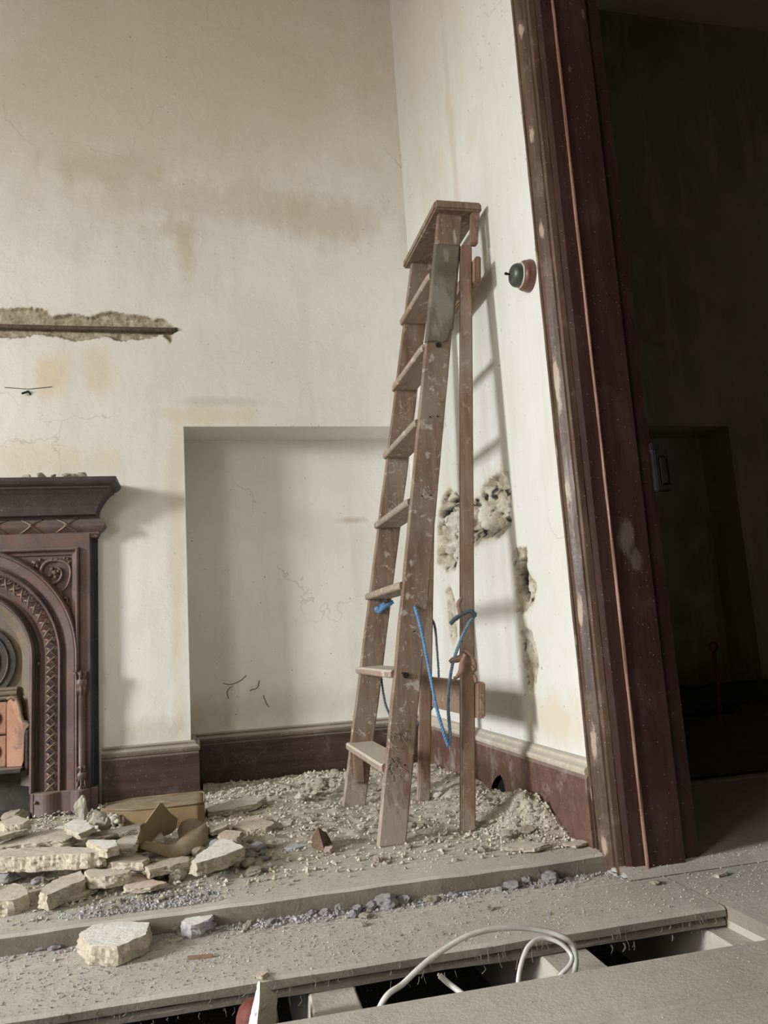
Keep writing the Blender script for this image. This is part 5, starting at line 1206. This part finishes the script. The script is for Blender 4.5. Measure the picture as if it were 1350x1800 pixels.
# frieze with ribbon bound roll, cove and shelf (mitred returns)
path = [(XC-HW, YB), (XC-HW, YFR+.01), (XC+HW, YFR+.01), (XC+HW, YB)]
path2 = [(XC-HW, YB), (XC-HW, YFR-.035), (XC+HW, YFR-.035), (XC+HW, YB)]
def msweep(name, prof_, m):
    o = MB(); sweep(o, path if name == 'frieze_roll' else path2, prof_); q = o.build(name, m, FP); fixn(q); return q
msweep('frieze_roll', [(-.02, 1.030), (.004, 1.030), (.006, 1.040), (.010, 1.043), (.010, 1.048)]+[(.012+.020*math.sin(math.pi*i/8), 1.050+.050*i/8) for i in range(9)]+[(.008, 1.102), (.008, 1.110), (-.02, 1.110)], M_iron)
msweep('mantel_cove', [(-.02, 1.108), (.004, 1.110), (.006, 1.120), (.012, 1.140), (.022, 1.160), (.036, 1.180), (.050, 1.194), (.060, 1.200), (.060, 1.208), (-.02, 1.208)], M_irondk)
msweep('mantel_shelf', [(-.12, 1.206), (.062, 1.206), (.070, 1.209), (.078, 1.214), (.084, 1.222), (.086, 1.230), (.084, 1.235), (.076, 1.238), (-.12, 1.240)], M_irondk)
o = MB(); o.box(XC-HW-.05, XC+HW+.05, YFR-.03, YB, 1.21, 1.2385); o.build('shelf_core', M_irondk, FP)
# ribbons
o = MB()
def fr(x, t, e=0): a = math.pi*t; return Vector((x, YFR+.01-(.012+(.020+e)*math.sin(a)), 1.050+.050*t))
for xr in [XC+HW-.100-i*.122 for i in range(8)]:
    for s in (1, -1):
        o.tube([fr(xr+s*.040*(2*t-1)*abs(2*t-1)**.35, t, .0025) for t in np.linspace(0.02, .98, 13)], [.0032]*13, 6)
        o.tube([fr(xr+s*(.007+.034*(2*t-1)**2), t, .0015) for t in np.linspace(0.02, .98, 13)], [.0018]*13, 6)
    o.ell(fr(xr, .5, .004), .007, .007, .007, 10, 6)
o.build('ribbon_ornament', M_ironorn, FP, smooth=True)
# bolt heads on the surround
for (px, py) in ((68, 1167), (67, 1407)):
    for sx in (1, -1):
        p = at(px, py, 1, YFR+.02); p.x = XC+sx*(p.x-XC); o = MB(); o.ell((p.x, YFR+.024 if py < 1300 else YFR-.03, p.z), .006, .008, .006); o.build('bolt_head', M_iron, FP, smooth=True)
# hood: splay, register door, firebrick, cheeks, grate
YH = YFR+.06
def archring(name, prof_, z0, m, smooth=False):
    P = ringpath(z0, 48, 8); k = len(prof_); vs = []
    for (cx, cz, nx_, nz_) in P:
        for r_, out in prof_: vs.append((cx+nx_*r_, YFR-out, cz+nz_*r_))
    fs = [(i*k+j, i*k+j+1, (i+1)*k+j+1, (i+1)*k+j) for i in range(len(P)-1) for j in range(k-1)]; q = mesh(name, vs, fs, m, smooth=smooth); child(q, FP); return q
archring('hood_splay', [(.262, -.030), (.250, -.036), (.236, -.046), (.220, -.062), (.205, -.082), (.196, -.094)], .15, M_hood, True)
def archplate(name, r_, y, z0, m, ze=None):
    pts = [(XC+r_, y, z0), (XC-r_, y, z0), (XC-r_, y, ZCc)]+[(XC-r_*math.cos(a), y, ZCc+r_*math.sin(a)) for a in np.linspace(.05, 3.09, 30)]+[(XC+r_, y, ZCc)]
    q = mesh(name, pts, [tuple(range(len(pts)))], m); child(q, FP); return q
archplate('fireback', .21, YFR+.094, .215, M_hood)
pts = [(XC+.178*math.cos(a), ZCc+.155*math.sin(a)-.01) for a in np.linspace(-.62, math.pi+.62, 40)]
o = MB(); n = len(pts); o.add([(x, YFR+.080, z) for x, z in pts]+[(x, YFR+.094, z) for x, z in pts], [tuple(range(n))]+[(i, (i+1) % n, (i+1) % n+n, i+n) for i in range(n)])
rg = o.build('register_door', M_irondk, FP)
o = MB(); o.tube([(XC+(x-XC)*.86, YFR+.079, ZCc-.01+(z-ZCc+.01)*.86) for x, z in pts]+[(XC+(pts[0][0]-XC)*.86, YFR+.079, ZCc-.01+(pts[0][1]-ZCc+.01)*.86)], .005, 6); o.tube([(XC+(x-XC)*.70, YFR+.079, ZCc-.01+(z-ZCc+.01)*.70) for x, z in pts], .0035, 6); o.build('door_rim', M_irondk, FP, smooth=True)
o = MB()
for z, r_ in ((.492, .004), (.478, .008), (.462, .005)): o.tube([(XC-.20, YFR+.072, z), (XC+.185, YFR+.072, z)], r_, 8)
o.box(XC-.20, XC+.185, YFR+.076, YFR+.094, .455, .50); o.build('hood_bar', M_hood, FP)
for i in range(4):
    for j, (z0, z1) in enumerate(((.222, .330), (.336, .448))):
        x0 = XC-.19+i*.0865; x0 = XC-.197+i*.0885; o = MB(); o.box(x0, x0+.084, YFR+.070, YFR+.092, z0, z1); fb = o.build('firebrick', M_brick, FP, bevel=.004)
        o = MB(); c = Vector((x0+.042, YFR+.069, (z0+z1)/2)); o.tube([c+Vector((.02*math.cos(a), 0, .024*math.sin(a))) for a in np.linspace(0, 6.28, 16)], .004, 6); g_ = o.build('raised_ring', M_brown, None, smooth=True); g_.parent = fb; g_.matrix_parent_inverse = fb.matrix_parent_inverse.copy()
        g_.matrix_parent_inverse = Matrix.Translation(FP.location).inverted()@Matrix.Identity(4) if False else Matrix.Identity(4)
        g_.data.transform(Matrix.Identity(4))
for sx in (1, -1):
    cp = [(.155, .222), (.208, .222), (.214, .24), (.216, .33), (.222, .352), (.232, .362), (.226, .372), (.212, .378), (.205, .400), (.200, .43), (.190, .458), (.172, .466), (.158, .458), (.152, .44)]
    cp = [(h-.0, z) for h, z in cp]; n = len(cp); o = MB()
    o.add([(XC+sx*h, YFR+.045+(.02 if h < .17 else 0), z) for h, z in cp]+[(XC+sx*h, YFR+.093, z) for h, z in cp], [tuple(range(n))]+[(i, (i+1) % n, (i+1) % n+n, i+n) for i in range(n)])
    q = o.build('brick_cheek', M_brick, FP); fixn(q)
    o = MB(); o.tube([(XC+sx*h, YFR+.045, z) for h, z in cp[4:13]], .006, 7); o.build('cheek_scroll', M_hood, FP, smooth=True)
    o = MB(); o.box(XC+sx*.226-.006, XC+sx*.226+.006, YFR+.035, YFR+.05, .19, .345); o.build('side_bar', M_irondk, FP, bevel=.003)
o = MB(); o.box(XC-.215, XC+.215, YFR-.005, YFR+.09, .206, .220); 
o.build('grate_shelf', M_irondk, FP, bevel=.002)
o = MB(); o.box(XC-.25, XC+.25, YFR+.10, YFR+.115, A+.002, .21); o.box(XC-.25, XC+.25, YFR-.02, YFR+.10, A+.0, A+.03); o.build('ash_pit', M_ash, FP)
# move the surround back against the breast: it only stands a few centimetres proud
KF = 3.185/3.105
def desc(o):
    for c in o.children: yield c; yield from desc(c)
for c in list(desc(FP)):
    cl = c.name.split('.')[0] in ('frieze_roll', 'mantel_cove', 'mantel_shelf', 'shelf_core', 'edge_steps', 'plinth')
    for v in c.data.vertices:
        v.co.x *= KF; v.co.z = 0.58+(v.co.z-0.58)*KF; v.co.y += 0.08
        if cl: v.co.y = min(v.co.y, YB-0.0005)
        v.co.z = max(v.co.z, A+.0005)
# crumbs on the mantel shelf
for i, (px, lab) in enumerate(((50, 'leftmost curled flake on the mantel shelf'), (76, 'dark crumb second from left on the mantel shelf'), (97, 'pale crumb in the middle of the mantel shelf'), (122, 'pale flake right of the middle on the mantel shelf'), (135, 'dark wispy crumb on the mantel shelf'), (148, 'rightmost dark crumb on the mantel shelf'))):
    p = at(px, 838, 1, 3.12); s = .013+.004*(i % 2); o = rock('mantel_crumb', p.x, 3.085, s, 'sand' if i % 2 else 'cream', z=1.2570, label=lab, cat='crumb', group='crumbs on the mantel shelf', sq=(1.3, .8, .8))

# ------------------------------------------------------------------ things in the dark next room
rd = MB(); p0 = at(1262, 1226, 1, 2.95); p1 = at(1255, 1145, 1, 3.02)
rd.tube([p0+Vector((0, 0, -.22)), p0, p0.lerp(p1, .5)+Vector((.006, 0, 0)), p1], [.006, .008, .008, .007], 8)
rd.tube([p1+Vector((.018*math.cos(a), 0, .018+.018*math.sin(a))) for a in np.linspace(-1.57, 4.7, 18)], .005, 6)
q = rd.build('red_poker', M_red, smooth=True); origin(q, p0); tag(q, 'thin reddish rod with a ring top standing in the dark next room', 'rod')
o = MB(); vs = []; nx2, ny2 = 40, 24
for i in range(nx2+1):
    for j in range(ny2+1):
        u_, v_ = i/nx2, j/ny2; x = 1.55+u_*1.5; y = 2.72+v_*.42
        z = .012+(.17+.05*noise.noise(Vector((x*4, y*4, 0))))*math.sin(min(1, v_*1.3)*math.pi/2)*math.sin(min(1, u_*6)*math.pi/2)+.02*noise.noise(Vector((x*11, y*9, 2)))*min(1, v_*4)
        vs.append((x, y, max(.002, z)))
fs = [(i*(ny2+1)+j, (i+1)*(ny2+1)+j, (i+1)*(ny2+1)+j+1, i*(ny2+1)+j+1) for i in range(nx2) for j in range(ny2)]
q = mesh('dust_sheet', vs, fs, M_sheet, smooth=True); origin(q, (2.2, 2.9, 0)); tag(q, 'crumpled grey dust sheet heaped on the floor of the dark next room', 'dust sheet')
o = MB(); o.box(1.62, 3.1, 3.16, 3.22, 0, .30); o.box(1.62, 3.1, 3.22, 3.40, 0, .26) if False else None
q = o.build('black_trough', M_black, bevel=.01); origin(q, (2.3, 3.19, 0)); tag(q, 'low black trough behind the dust sheet in the dark next room', 'trough')
